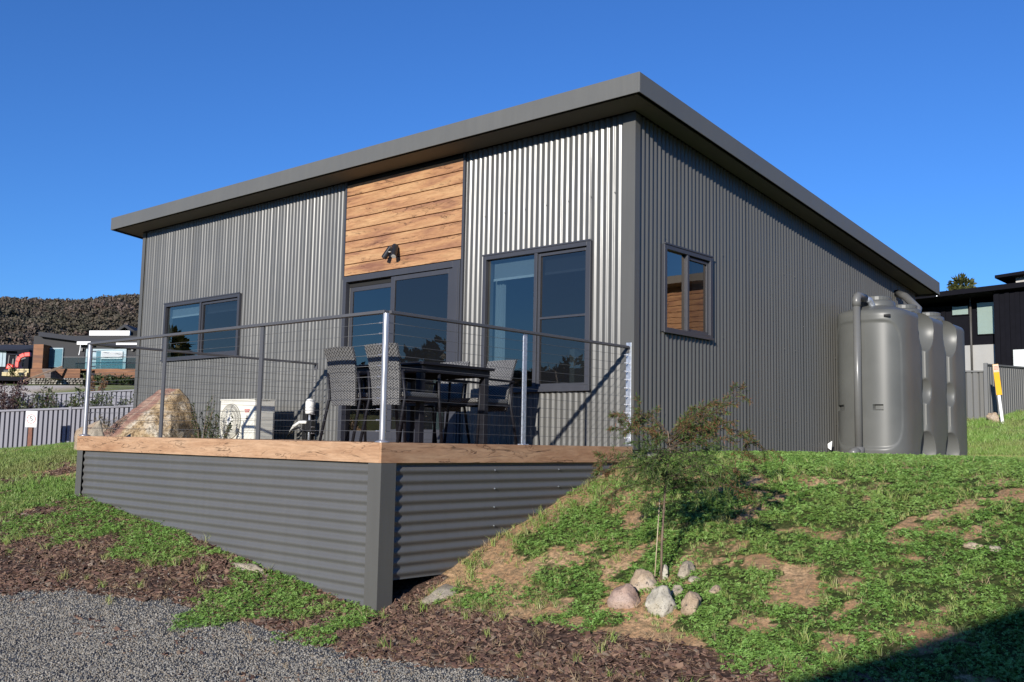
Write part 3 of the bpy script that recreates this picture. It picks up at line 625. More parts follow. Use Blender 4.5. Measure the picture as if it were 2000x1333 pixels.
# soffit strips: front, right, left (underside on the soffit plane)
s0=.016
sheet_q([(inx0,iny0,pl(iny0,s0)),(inx1,iny0,pl(iny0,s0)),(inx1,-.0225,pl(-.0225,s0)),(inx0,-.0225,pl(-.0225,s0))],.012,'soffit',M_SOFF)
sheet_q([(.0085,-.0215,pl(-.0215,s0)),(inx1,-.0215,pl(-.0215,s0)),(inx1,iny1,pl(iny1,s0)),(.0085,iny1,pl(iny1,s0))],.012,'soffit',M_SOFF)
sheet_q([(inx0,-.0215,pl(-.0215,s0)),(-WL-.006,-.0215,pl(-.0215,s0)),(-WL-.006,iny1,pl(iny1,s0)),(inx0,iny1,pl(iny1,s0))],.012,'soffit',M_SOFF)
# fascias (thin folded steel) with mitred corners
def fascia(a,b,nrm):
    ax,ay=a;bx,by=b; t=.012
    mb=MB(); nx_,ny_=nrm
    p=[(ax,ay,pl(ay)),(bx,by,pl(by)),(bx-nx_*t,by-ny_*t,pl(by)),(ax-nx_*t,ay-ny_*t,pl(ay))]
    mb.hexa(p+[(x,y,z+FT) for x,y,z in p]); return mb.build('fascia',M_FASC,cabin,bevel=.003)
fascia((xl,-OF),(xr,-OF),(0,-1)); fascia((xr,-OF+.0125),(xr,RD),(1,0)); fascia((xl,RD),(xl,-OF+.0125),(-1,0)); fascia((xr-.0125,RD),(xl+.0125,RD),(0,1))
sheet_q([(xl+.013,-OF+.013,pl(-OF,FT-.03)),(xr-.013,-OF+.013,pl(-OF,FT-.03)),(xr-.013,RD-.013,pl(RD,FT-.03)),(xl+.013,RD-.013,pl(RD,FT-.03))],.02,'roof_sheet',M_FASC)
# near-black sheet above the gap, its colour standing in for the cavity's shade
sheet_q([(xl+.014,-OF+.014,pl(-OF,.06)),(xr-.014,-OF+.014,pl(-OF,.06)),(xr-.014,RD-.014,pl(RD,.06)),(xl+.014,RD-.014,pl(RD,.06))],.03,'gap_shade_sheet',M_DARK)
# ---------------------------------------------------------------- windows
def place_local(o,org,rz):
    o.location=org; o.rotation_euler=(0,0,rz); return o
def window(org,rz,W,z0,z1,mull,bar=None,name='window',blind=.24,slide_right=True,blind_w=None):
    """local x along the wall 0..W, outward is -y"""
    H=z1-z0; f=.05; mb=MB(); D0,D1=-.030,.05
    mb.box(0,f,D0,D1,0,H); mb.box(W-f,W,D0,D1,0,H); mb.box(f,W-f,D0,D1,H-f,H); mb.box(f,W-f,D0,D1,0,f*.9)
    mb.box(-.012,W+.012,D0-.012,D0+.004,-.012,.014); mb.box(-.008,W+.008,D0-.008,D0+.006,H-.004,H+.014)
    mb.box(mull-.022,mull+.022,D0+.006,D1-.005,f*.9,H-f)
    w_=mb.build(name,M_FRAME,cabin,bevel=.002); place_local(w_,(org[0],org[1],z0),rz)
    # fixed pane left, sliding sash with its own rails right
    q=MB(); q.box(f,mull-.022,.012,.018,f*.9,H-f); q.build('pane',M_GLASS,w_)
    s=MB(); a,b=mull+.0225,W-f-.001; t=.030; y0,y1=-.004,.028
    zb_,zt_=f*.9+.001,H-f-.012
    s.box(a,a+t,y0,y1,zb_,zt_); s.box(b-t,b,y0,y1,zb_,zt_); s.box(a+t,b-t,y0,y1,zb_,zb_+t); s.box(a+t,b-t,y0,y1,zt_-t,zt_)
    if bar: s.box(a+t,b-t,y0+.002,y1-.002,bar-z0-.012,bar-z0+.012)
    s.build('sash',M_FRAME,w_,bevel=.0015)
    q=MB(); q.box(a+t,b-t,.016,.020,zb_+t,zt_-t); q.build('pane',M_SCREEN,w_)
    if blind:
        for (x0,x1) in ((f+.03,mull-.04),(mull+.05,W-f-.03)):
            k=MB(); k.box(x0,x1,.085,.089,H-blind,H-.03); k.build('roller_blind',M_BLIND,w_)
            k=MB(); k.box(x0,x1,.072,.084,H-blind-.028,H-blind); k.build('blind_rail',M_BLINDR,w_,bevel=.002)
    return w_
window((-9.0898,0,0),0,2.134,1.2087,2.1246,1.07,blind=.20)
window((-2.0655,0,0),0,1.533,.5749,2.1315,.785,bar=1.36,blind=.26)
mb=MB(); V=[];Fs=[]
for k in range(17):
    x=-2.03+.009*k; V+=[(x,.16+.018*math.sin(k*1.3),.03),(x,.16+.018*math.sin(k*1.3),2.12)]
for k in range(16): Fs.append((2*k,2*k+2,2*k+3,2*k+1))
mb.add(V,Fs); mb.build('curtain',M_BLIND,cabin,smooth=True)
window((0,.5122,0),math.pi/2,.9803,1.1969,2.1206,.475,blind=0)
# sliding door
DX0,DX1=-4.567,-2.43; W=DX1-DX0
mb=MB(); f=.065
mb.box(0,f,-.034,.06,-.0,2.13); mb.box(W-.12,W,-.034,.06,0,2.13); mb.box(f,W-.12,-.034,.06,2.055,2.13); mb.box(f,W-.12,-.034,.06,-.03,.03)
mb.box(W-.105,W-.03,-.038,-.034,.03,2.04)
door=mb.build('sliding_door',M_FRAME,cabin,bevel=.002); door.location=(DX0,0,0)
def leaf(x0,x1,y0,y1,z0,z1,st,br,tr,gm):
    s=MB(); s.box(x0,x0+st,y0,y1,z0,z1); s.box(x1-st,x1,y0,y1,z0,z1); s.box(x0+st,x1-st,y0,y1,z1-tr,z1); s.box(x0+st,x1-st,y0,y1,z0,z0+br)
    l=s.build('door_leaf',M_FRAME,door,bevel=.002); q=MB(); q.box(x0+st,x1-st,(y0+y1)/2-.003,(y0+y1)/2+.003,z0+br,z1-tr); q.build('door_pane',gm,door); return l
leaf(f+.02,1.05,.025,.055,.03,1.985,.055,.10,.055,M_GLASS)
leaf(.93,W-.125,-.022,.010,.031,2.045,.075,.12,.055,M_SCREEN)
mb=MB(); mb.box(f,1.0,.030,.05,1.99,2.055); mb.build('head_gap',M_DARK,door)
mb=MB(); mb.box(.952,.982,-.038,-.0225,.93,1.12); mb.build('door_handle',M_BLACK,door,bevel=.006)
mb=MB(); mb.box(f+.001,.93,-.03,-.014,.031,2.054); 
# ---------------------------------------------------------------- deck
D,LD=3.2713,4.8841
deck=empty('deck','raised timber edged deck with grey corrugated skirt in front of the cabin','deck',(0,0,-1.2))
def dk(o): 
    o.matrix_parent_inverse=Matrix.Translation((0,0,1.2)); return o
bw=(D-.03)/23
for i in range(23):
    mb=MB(); mb.box(-LD+.026,-.026,-D+.026+i*bw,-D+.026+i*bw+bw-.004-(.0 if i<22 else .03),-.026,-.003); dk(mb.build('deck_board',M_DECKB,deck))
def fb(x0,x1,y0,y1,m): 
    mb=MB(); mb.box(x0,x1,y0,y1,-.1517,.0); dk(mb.build('fascia_board',m,deck,bevel=.003))
fb(-LD,-.0255,-D,-D+.025,M_FB_X); fb(-.025,0,-D,-.008,M_FB_Y); fb(-LD,-LD+.025,-D+.0255,-.02,M_FB_Y)
mb=MB(); mb.box(-.0245,.0005,-.0078,-.0068,-.15,-.001)
# joists and stumps under the boards
mb=MB()
for k in range(9): mb.box(-LD+.2+k*.55,-LD+.245+k*.55,-D+.1,-.05,-.2,-.03)
dk(mb.build('joist',M_DARK,deck))
for x in (-4.6,-2.4,-.3):
    for y in (-3.0,-1.6):
        mb=MB(); zz=min(g1(x,y),-.5)-.2; mb.box(x-.045,x+.045,y-.045,y+.045,zz,-.2); dk(mb.build('stump',M_DARK,deck))
def skirt(u0,u1,zb,plane,o,seg=10,parent=deck):
    n=int((-.153-zb)/PITCH*seg)+1; V=[];Fs=[];cols=14
    zs=[zb+(-.153-zb)*i/n for i in range(n+1)]
    for i,z in enumerate(zs):
        for j in range(cols+1):
            u=u0+(u1-u0)*j/cols; d=-.010+.0085*math.sin(2*math.pi*z/PITCH)+.0008*math.sin(u*2.3+z*1.7)
            V.append((u,o-d,z) if plane=='x' else (o+d,u,z))
    for i in range(n):
        for j in range(cols):
            a=i*(cols+1)+j; q=(a,a+1,a+cols+2,a+cols+1); Fs.append(q)
    me=bpy.data.meshes.new('skirt_sheet'); me.from_pydata(V,[],Fs); me.polygons.foreach_set('use_smooth',[True]*len(Fs)); me.materials.append(M_SKIRT)
    ob=bpy.data.objects.new('skirt_sheet',me); link(ob,parent); dk(ob)
skirt(-LD+.12,-2.45,-1.15,'x',-D+.02); skirt(-2.45,-.13,-1.5,'x',-D+.0195)
skirt(-D+.14,-1.55,-1.02,'y',-.018); skirt(-1.55,-.02,-.9,'y',-.0178)
def angle(x0,x1,y0,y1,zb,n='corner_trim'):
    mb=MB(); mb.hexa([(x0,y0,zb),(x1,y0,zb),(x1,y1,zb),(x0,y1,zb),(x0,y0,-.153),(x1,y0,-.153),(x1,y1,-.153),(x0,y1,-.153)]); return dk(mb.build(n,M_TRIM,deck,bevel=.0015))
mb=MB(); mb.box(-.148,-.002,-D+.004,-D+.007,-1.32,-.153); mb.box(-.005,-.002,-D+.0072,-D+.155,-1.28,-.153); dk(mb.build('corner_trim',M_TRIM,deck,bevel=.001))
mb=MB(); mb.box(-LD+.01,-LD+.135,-D+.004,-D+.007,-.95,-.153); mb.box(-LD+.01,-LD+.013,-D+.0072,-D+.14,-.95,-.153); dk(mb.build('corner_trim',M_TRIM,deck,bevel=.001))
# left side skirt
skirt(-D+.14,-.02,-.75,'y',-LD+.03)
mb=MB()
for yy in (-1.15,-2.0):
    for k in range(6):
        zz=-.153-.06-k*.1524
        if zz>g1(-.0,yy)+.05: mb.tube([(-.019,yy,zz),(-.011,yy,zz)],.006,8)
tag(dk(mb.build('skirt_screw',M_GALV,deck)),kind='stuff')
mb=MB(); mb.box(-.40,-.10,-D+.25,-D+.75,-1.5,-1.15); dk(mb.build('footing_pad',M_DARK,deck))
# ---------------------------------------------------------------- railing
rail=empty('cable_railing','cable railing with dark handrail and steel posts around the deck','railing',(0,0,0))
RY=-D+.055; RX=-.055; LX=-LD+.055; HR=1.0
def hr(a,b):
    mb=MB(); mb.bar(a,b,.05,.025); return mb.build('handrail',M_RAILP,rail,bevel=.004)
hr((LX-.03,RY,HR-.0125),(RX,RY,HR-.0125)); hr((RX,RY+.026,HR-.0125),(RX,-.03,HR-.0125)); hr((LX,RY+.026,HR-.0125),(LX,-.22,HR-.0125))
mb=MB(); mb.box(LX-.03,LX+.03,-.22,-.20,HR-.085,HR+.002); mb.build('rail_end_cap',M_RAILP,rail,bevel=.003)
def rpost(x,y):
    mb=MB(); mb.tube([(x,y,.012),(x,y,HR-.025)],.0254,20); p=mb.build('post',M_STAIN,rail,smooth=True)
    p.modifiers.new('e','EDGE_SPLIT').split_angle=R_(40)
    mb=MB(); mb.lathe([(.057,0),(.057,.006),(.046,.012),(.030,.016),(.0257,.022)],(x,y,0),28); mb.build('post_foot',M_STAIN,rail,smooth=True)
rpost(RX,RY); rpost(LX,RY)
for x in (-1.66,-3.27):
    mb=MB(); mb.box(x-.025,x+.025,RY-.008,RY+.008,.0,HR-.026); mb.build('flat_post',M_RAILP,rail,bevel=.0015)
mb=MB(); mb.box(RX-.006,RX+.006,-1.625,-1.575,0,HR-.026); mb.box(RX-.03,RX+.03,-1.64,-1.56,0,.008); mb.build('flat_post',M_GALV,rail,bevel=.0015)
mb=MB(); mb.box(-.085,-.022,-.014,-.007,.01,1.035); mb.build('wall_bracket',M_GALV,rail,bevel=.002)
mb=MB(); mb.box(RX-.03,RX+.01,-.034,-.016,HR-.07,HR-.0); mb.build('rail_end_cap',M_RAILP,rail,bevel=.003)
for k in range(11):
    z=.085+k*.0822
    def cb(a,b,sag=.004):
        mb=MB(); a=Vector(a);b=Vector(b); pts=[a.lerp(b,t)+Vector((0,0,-sag*4*t*(1-t)+.0015*math.sin(9*t+k))) for t in [i/8 for i in range(9)]]
        mb.tube(pts,.0016,5); mb.build('cable',M_CABLE,rail,smooth=True)
    cb((LX+.02,RY,z),(RX-.02,RY,z)); cb((RX,RY+.02,z),(RX,-.02,z)); cb((LX,RY+.02,z),(LX,-.2,z),.008)
    for a,b in (((RX,-.02,z),(RX,-.09,z)),((RX-.02,RY,z),(RX-.085,RY,z)),((LX,RY+.02,z),(LX,RY+.07,z)),((LX,-.2,z),(LX,-.26,z))):
        mb=MB(); a=Vector(a);b=Vector(b); mb.tube([a,a.lerp(b,.75),b],[.0045,.0045,.0022],8); mb.tube([a.lerp(b,.7),a.lerp(b,.82)],.0075,6); mb.build('cable_fitting',M_STAIN,rail)
# ---------------------------------------------------------------- spot light on the panel
sp=empty('spotlight','black twin sensor spotlight on the timber panel above the sliding door','wall light',(-3.57,-.017,2.40))
mb=MB(); mb.tube([(0,0,0),(0,-.035,0)],.055,24); mb.build('base',M_BLACK,sp,smooth=False,bevel=.006)
for s in (-1,1):
    mb=MB(); a=Vector((s*.045,-.045,.01)); b=a+Vector((s*.045,-.07,-.14)); mb.tube([a,b],[.035,.037],20); l=mb.build('lamp_head',M_BLACK,sp,bevel=.005)
    mb=MB(); mb.tube([b-(b-a).normalized()*.001,b+(b-a).normalized()*.003],.030,20); mb.build('lens',M_WHITE if s>0 else M_FRAME,l)
mb=MB(); mb.tube([(0,-.035,-.01),(0,-.09,-.05)],[.03,.034],18); mb.build('sensor',M_BLACK,sp,bevel=.004)
mb=MB(); mb.lathe([(.004,-.012),(.016,-.008),(.02,.0)],(0,-.098,-.058),14); mb.build('sensor_lens',M_WHITE,sp)
# ---------------------------------------------------------------- outdoor table and chairs
M_FURN=plain('furniture_metal',(.010,.010,.014),.5,var=.08,spec=.3)
def wicker(name,c1,c2):
    mt,n,b=newmat(name); tc=N(n,'TexCoord'); sx=N(n,'SeparateXYZ'); n.links.new(tc.outputs['Object'],sx.inputs[0])
    def mul(o,k):
        x=N(n,'Math',operation='MULTIPLY'); n.links.new(o,x.inputs[0]); x.inputs[1].default_value=k; return x.outputs[0]
    def op(o,a,c=None):
        x=N(n,'Math',operation=o); n.links.new(a,x.inputs[0])
        if c is not None:
            if isinstance(c,float): x.inputs[1].default_value=c
            else: n.links.new(c,x.inputs[1])
        return x.outputs[0]
    yz=op('ADD',sx.outputs['Z'],sx.outputs['Y'])
    zz=op('PINGPONG',sx.outputs['X'],.02)
    ph=op('ADD',yz,zz)
    s=op('SINE',mul(ph,2*math.pi/.022)); s2=op('SINE',mul(sx.outputs['X'],2*math.pi/.02))
    pr=op('ADD',s,mul(s2,.35))
    nz=N(n,'TexNoise',Scale=60.0,Detail=3.0); n.links.new(tc.outputs['Object'],nz.inputs['Vector'])
    pr=op('ADD',pr,mul(op('SUBTRACT',nz.outputs[0],.5),2.0))
    r=ramp(n,op('ADD',mul(pr,.4),.5),[(.25,c1),(.6,c2)]); n.links.new(r.outputs[0],b.inputs['Base Color']); b.inputs['Roughness'].default_value=.55
    bp=N(n,'Bump',Strength=.5,Distance=.003); n.links.new(pr,bp.inputs['Height']); n.links.new(bp.outputs[0],b.inputs['Normal']); return mt
M_WICK=wicker('grey_wicker',(.010,.010,.011),(.165,.162,.157))
def chair():
    c=empty('wicker_chair','x','chair')
    mb=MB(); mb.box(-.21,.21,-.20,.23,.40,.445); mb.build('seat',M_WICK,c,bevel=.012)
    # curved back panel running down below the seat
    mb=MB(); prof=[(.33,-.225,.165),(.45,-.23,.175),(.60,-.245,.185),(.75,-.275,.20),(.86,-.315,.205)]; nx_=8; V=[];n2=len(prof)
    for side in (0,1):
        for (z,y,hw) in prof:
            for k in range(nx_+1):
                u=-1+2*k/nx_; V.append((u*hw,y-side*.022+.022*(u*u)*(-1)*(-1)*.6,z-.006*u*u))
    Fq=[]
    st=(nx_+1)
    for i in range(n2-1):
        for k in range(nx_):
            a=i*st+k; Fq.append((a,a+1,a+st+1,a+st)[::-1]); b_=a+n2*st; Fq.append((b_,b_+1,b_+st+1,b_+st))
    for k in range(nx_):
        a=(n2-1)*st+k; Fq.append((a,a+1,a+1+n2*st,a+n2*st)[::-1]); a=k; Fq.append((a,a+1,a+1+n2*st,a+n2*st))
    for i in range(n2-1):
        a=i*st; Fq.append((a,a+st,a+st+n2*st,a+n2*st)[::-1]); a=i*st+nx_; Fq.append((a,a+st,a+st+n2*st,a+n2*st))
    mb.add(V,Fq); mb.build('backrest',M_WICK,c)
    for s in (-1,1):
        mb=MB(); mb.tube([(s*.215,-.245,.62),(s*.225,-.215,.40),(s*.235,-.30,.0)],.014,8); mb.build('rear_leg',M_FURN,c,smooth=True)
        mb=MB(); mb.tube([(s*.225,.20,.62),(s*.225,.21,.40),(s*.235,.245,.0)],.014,8); mb.build('front_leg',M_FURN,c,smooth=True)
        mb=MB(); mb.bar((s*.225,-.25,.625),(s*.228,.215,.635),.035,.02); mb.build('armrest',M_FURN,c,bevel=.004)
        mb=MB(); mb.bar((s*.222,-.20,.385),(s*.222,.21,.385),.018,.025); mb.build('side_rail',M_FURN,c)
    mb=MB(); mb.bar((-.22,.21,.385),(.22,.21,.385),.018,.025); mb.bar((-.22,-.205,.385),(.22,-.205,.385),.018,.025); mb.build('seat_rail',M_FURN,c)
    return c
ch=chair(); GC='wicker chairs around the deck table'
spots=[(-1.60,-2.12,0,'grey wicker chair with its back to the railing, left of the front corner post'),
       (-1.00,-2.14,0.03,'grey wicker chair seen from behind, partly hidden by the round steel corner post'),
       (-1.78,-1.02,math.pi+.05,'grey wicker chair behind the table in front of the sliding door'),
       (-1.22,-.93,math.pi-.06,'grey wicker chair behind the table below the tall window')]
for i,(x,y,a,l) in enumerate(spots):
    o=ch if i==0 else copy_tree(ch)
    o.location=(x,y,0); o.rotation_euler=(0,0,a); tag(o,l,'chair',GC)
tb=empty('outdoor_table','black metal outdoor dining table between the wicker chairs on the deck','table',(-1.45,-1.55,0))
mb=MB(); mb.box(-.62,.57,-.49,.47,.705,.73); mb.build('tabletop',M_FURN,tb,bevel=.004)
mb=MB(); mb.box(-.58,.53,-.46,-.435,.64,.704); mb.box(-.58,.53,.415,.44,.64,.704); mb.box(.505,.53,-.434,.414,.64,.704); mb.box(-.58,-.555,-.434,.414,.64,.704); mb.build('apron',M_FURN,tb)
for x in (-.55,.49):
    for y in (-.44,.41):
        mb=MB(); mb.box(x-.03,x+.03,y-.03,y+.03,0,.639); mb.build('leg',M_FURN,tb,bevel=.004)
# ---------------------------------------------------------------- air conditioner
AX0,AX1,AY0,AY1,AZ0,AZ1=-6.22,-5.42,-.72,-.40,-.06,.515
M_AC=plain('air_con_paint',(.66,.64,.56),.45,var=.04)
ac=empty('air_conditioner','cream outdoor air conditioner unit standing left of the deck against the wall','air conditioner',(AX0,AY0,AZ0))
W_,Dp,Hh=AX1-AX0,AY1-AY0,AZ1-AZ0
mb=MB(); mb.box(0,W_,0,Dp,0,Hh-.012); mb.build('body',M_AC,ac,bevel=.012)
mb=MB(); mb.box(-.005,W_+.005,-.006,Dp+.005,Hh-.0115,Hh+.006); mb.build('top_cover',M_AC,ac,bevel=.006)
cx,cz,rr=.27,.29,.235
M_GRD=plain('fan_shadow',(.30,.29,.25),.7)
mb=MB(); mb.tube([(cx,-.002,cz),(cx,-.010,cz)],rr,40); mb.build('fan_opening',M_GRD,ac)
mb=MB()
for k in range(56):
    a=2*math.pi*k/56; mb.bar((cx+.05*math.cos(a),-.018,cz+.05*math.sin(a)),(cx+(rr-.004)*math.cos(a+.5),-.018,cz+(rr-.004)*math.sin(a+.5)),.004,.006)
for r_ in (.11,.17,.228):
    mb.tube([(cx+r_*math.cos(2*math.pi*k/32),-.017,cz+r_*math.sin(2*math.pi*k/32)) for k in range(33)],.004,5)
mb.build('fan_grille',M_AC,ac)
mb=MB(); mb.tube([(cx,-.012,cz),(cx,-.026,cz)],.055,28); mb.build('fan_hub',M_PAINTW,ac)
mb=MB(); mb.box(W_+.0055,W_+.05,.03,Dp-.05,.05,.42); mb.build('valve_cover',M_AC,ac,bevel=.015)
mb=MB(); mb.box(.06,.14,.02,.3,-.06,0); mb.box(W_-.14,W_-.06,.02,.3,-.06,0); mb.build('foot',M_BLACK,ac)
def flat_text(body,size,mat,name,parent,loc,rot,ext=.001,align='CENTER'):
    cu=bpy.data.curves.new(name,'FONT'); cu.body=body; cu.size=size; cu.align_x=align; cu.align_y='CENTER'; cu.extrude=ext
    to=bpy.data.objects.new(name+'_tmp',cu); COL.objects.link(to); bpy.context.view_layer.update()
    me=bpy.data.meshes.new_from_object(to.evaluated_get(bpy.context.evaluated_depsgraph_get())); bpy.data.objects.remove(to)
    me.materials.clear(); me.materials.append(mat)
    o=bpy.data.objects.new(name,me); link(o,parent); o.location=loc; o.rotation_euler=rot; return o
M_RED=plain('red_print',(.62,.03,.03),.4,var=.02)
flat_text('MITSUBISHI',.024,M_RED,'brand_lettering',ac,(.64,-.003,.435),(math.pi/2,0,0))
flat_text('ELECTRIC',.022,M_RED,'brand_lettering',ac,(.64,-.003,.41),(math.pi/2,0,0))
mb=MB()
for a in (90,210,330):
    d=Vector((math.cos(R_(a)),0,math.sin(R_(a)))); p=Vector((-d.z,0,d.x)); c=Vector((.64,-.003,.335)); L_=.036
    q=[c,c+d*L_*.5*1.0+p*L_*.29,c+d*L_,c+d*L_*.5-p*L_*.29]
    mb.add([x for x in q]+[x+Vector((0,.001,0)) for x in q],[(0,1,2,3),(3,2,1,0)])
mb.build('brand_emblem',M_RED,ac)
# service pipes right of it
sv=empty('hot_water_fittings','white and black pipe fittings on the wall beside the air conditioner','pipe fittings',(-5.02,-.02,-.1))
mb=MB(); mb.lathe([(.055,0),(.06,.02),(.06,.16),(.045,.19),(.02,.2)],(.0,-.12,.44),18); mb.build('canister',M_WHITE,sv,smooth=True)
mb=MB(); mb.box(-.16,-.07,-.12,-.02,.1,.55); mb.box(-.04,.06,-.14,-.06,.20,.36); mb.build('meter_box',M_BLACK,sv,bevel=.008)
mb=MB(); mb.tube([(0,-.12,.44),(0,-.12,.0)],.016,10); mb.build('riser_pipe',M_GALV,sv,smooth=True)
mb=MB(); mb.tube([(-.40,-.12,.20),(-.30,-.14,.28),(-.18,-.14,.33),(-.05,-.13,.33)],.022,10); mb.build('insulated_pipe',M_WHITE,sv,smooth=True)
mb=MB(); mb.tube([(-.40,-.16,.15),(-.28,-.18,.23),(-.15,-.18,.26),(-.05,-.16,.22)],.014,10); mb.build('insulated_pipe',M_BLACK,sv,smooth=True)
# ================================================================== WATER TANKS
M_TANK=plain('tank_plastic',(.100,.102,.095),.40,var=.12,scale=2,spec=.45)
slab=MB(); slab.box(.03,1.36,4.30,7.9,-.16,-.045); sl=slab.build('tank_slab',M_CONC); sl['kind']='structure'
def make_tank(k):
    cy=4.93+.975*k; cx=.535; A,B=.475,.485; ex=2.45
    NT,NZ=168,120; H1=1.70; V=[];Fs=[]
    prof=[]
    for i in range(NZ):
        z=i/(NZ-1)*1.86; s=1.0
        if z<.05: s=.985+.3*z
        if z>1.79: s=1-.045*((z-1.79)/.07)**2.4
        prof.append((z,s))
    for i,(rs,zz) in enumerate([(.93,1.871),(.88,1.884),(.78,1.905),(.66,1.927),(.55,1.945),(.50,1.955),(.49,2.015),(.46,2.03),(.2,2.04),(.01,2.042)]): prof.append((zz,rs))
    rows=len(prof)
    for i,(z,s) in enumerate(prof):
        for j in range(NT):
            t=2*math.pi*j/NT; c_,s_=math.cos(t),math.sin(t)
            sq=min(1,abs(s_)*2.2); e0=(2.8 if (k==0 and s_<0) or (k==2 and s_>0) else 2.5+3.0*sq); e=e0 if s>.93 else 2+(e0-2)*max(0,(s-.47)/.46)
            r=(abs(c_)**e+abs(s_)**e)**(-1/e); x=A*s*r*c_; y=B*s*r*s_
            if z<1.80 and s>.85:
                # inset front and back panel with rounded corners
                u=abs(x)/.43; vz=abs(z-.90)/.83
                q=(u**7+vz**7)**(1/7)
                if abs(y)>.22:
                    ins=.017*min(1,max(0,(1.0-q)/.022))
                    y-=math.copysign(ins*.9,y); 
                # handling pocket
            V.append([x,y,z])
    # scoops shared with the neighbours
    V=np.array(V)
    def scoop(c,rad,amt=1.0):
        d=V-np.array(c); L=np.linalg.norm(d,axis=1); m_=(L<rad); V[m_]=V[m_]+amt*((d[m_]/L[m_][:,None])*rad-d[m_])
    for z_,rd in ((1.70,.34),(.86,.23),(.02,.34)):
        for sx in (1,-1):
            if k>0: scoop((sx*(A+.06),-B-.04,z_),rd)
            if k<2: scoop((sx*(A+.06),B+.04,z_),rd)
    # pocket recess
    for px,side in ((.17,-1),(-.36,-1)):
        m_=(np.abs(V[:,0]-px)<.058)&(np.abs(V[:,2]-.60)<.030)&(V[:,1]<-.2)
        if k==0: V[m_,1]+=.05
    idx=np.arange(rows*NT).reshape(rows,NT); nx2=np.roll(idx,-1,1)
    Fq=np.stack([idx[:-1],nx2[:-1],nx2[1:],idx[1:]],-1).reshape(-1,4)
    root=empty('water_tank',['grey plastic water tank nearest the camera, beside the vertical downpipe','middle grey plastic water tank with round scoops on its side','farthest grey plastic water tank at the end of the row'][k],'water tank',(cx,cy,-.043),0,'grey plastic water tanks in a row beside the wall')
    me=npmesh('tank_body',V,Fq,[M_TANK],True); o=bpy.data.objects.new('tank_body',me); link(o,root); 
    es=o.modifiers.new('e','EDGE_SPLIT'); es.split_angle=R_(50)
    mb=MB(); mb.lathe([(.19,0),(.19,.05),(.17,.06),(.05,.062)],(0,0,2.035),24); mb.build('lid',M_TANK,root,bevel=.004)
    if k==0:
        mb=MB(); mb.box(.27,.35,-.462,-.440,1.765,1.795); mb.build('maker_plate',M_BLACK,root)
    return root
for k in range(3): make_tank(k)
# downpipe in front of tank one
dp=empty('downpipe','vertical grey plastic pipe with elbow standing in front of the nearest tank','pipe',(.49,4.37,-.05))
def pipe_mb(pts,r=.05,n=18):
    mb=MB(); mb.tube(pts,r,n); return mb
M_PVC=plain('grey_pvc',(.135,.135,.13),.32,var=.05,spec=.5)
pipe_mb([(0,0,.02),(0,0,1.94)],.047).build('pipe',M_PVC,dp,smooth=True)
pts=[(0,0,1.92),(0,0,1.99)]+[(.0+.0*a,.075*(1-math.cos(a)),1.99+.075*math.sin(a)) for a in (.4,.8,1.2,1.57)]+[(.03,.2,2.045)]
pipe_mb(pts,.054).build('elbow',M_PVC,dp,smooth=True)
pipe_mb([(.03,.2,2.045),(.06,.28,2.03),(.08,.33,1.96),(.08,.34,1.86)],.042).build('elbow',M_GALV,dp,smooth=True)
pipe_mb([(0,0,0.0),(0,0,.10)],.068).build('coupling',M_PVC,dp,smooth=True)
pipe_mb([(0,.0,.05),(-.03,-.09,.03),(-.04,-.13,-.01)],.06).build('outlet',M_PVC,dp,smooth=True)
rp=empty('roof_pipe','sloping grey pipe from the cabin wall into the middle tank','pipe',(.0,6.7,2.1))
pipe_mb([(.01,.42,.33),(.20,.25,.24),(.52,-.15,-.02),(.53,-.3,-.16)],.058).build('pipe',M_PVC,rp,smooth=True)
wp=MB(); wp.hexa([(.02,4.50,.03),(.06,4.505,.0),(.062,4.515,.0),(.022,4.51,.03),(.018,4.50,.08),(.07,4.51,.12),(.072,4.52,.12),(.020,4.51,.08)])
tag(wp.build('white_offcut',M_PAINTW),'small torn white plastic scrap between the wall and the nearest tank','plastic scrap')
#PART3#
# ================================================================== STONES
def rockmat(name,c1,c2,c3,spk=(.06,.055,.05),lich=0,sc=1.0):
    mt,n,b=newmat(name); tc=N(n,'TexCoord'); P=tc.outputs['Object']
    def nz(s,d=6.0,r=.6):
        x=N(n,'TexNoise',Scale=s*sc,Detail=d,Roughness=r); n.links.new(P,x.inputs['Vector']); return x.outputs[0]
    a=ramp(n,nz(4),[(.3,c1),(.5,c2),(.7,c3)])
    v=N(n,'TexVoronoi',Scale=130*sc); n.links.new(P,v.inputs['Vector'])
    g=ramp(n,v.outputs['Color'],[(.0,(.35,.33,.3)),(.3,(.9,.9,.9)),(.7,(1,1,1)),(1,(1.25,1.25,1.2))])
    c=mixc(n,.8,a.outputs[0],g.outputs[0],'MULTIPLY')
    s=ramp(n,nz(45,4),[(.62,(0,0,0)),(.68,(1,1,1))]); c=mixc(n,s.outputs[0],c,spk)
    n.links.new(c,b.inputs['Base Color']); b.inputs['Roughness'].default_value=.85; b.inputs['Specular IOR Level'].default_value=.25
    bp=N(n,'Bump',Strength=.6,Distance=.006); n.links.new(nz(40,6),bp.inputs['Height']); n.links.new(bp.outputs[0],b.inputs['Normal']); return mt
RM_CREAM=rockmat('cream_granite',(.24,.20,.15),(.34,.29,.22),(.42,.37,.29))
RM_PINK=rockmat('pink_granite',(.27,.18,.135),(.37,.26,.205),(.44,.34,.28))
RM_TAN=rockmat('tan_granite',(.28,.20,.13),(.38,.29,.20),(.46,.39,.31))
RM_GREY=rockmat('grey_granite',(.29,.26,.20),(.42,.385,.31),(.52,.485,.41))
from mathutils import noise as mn
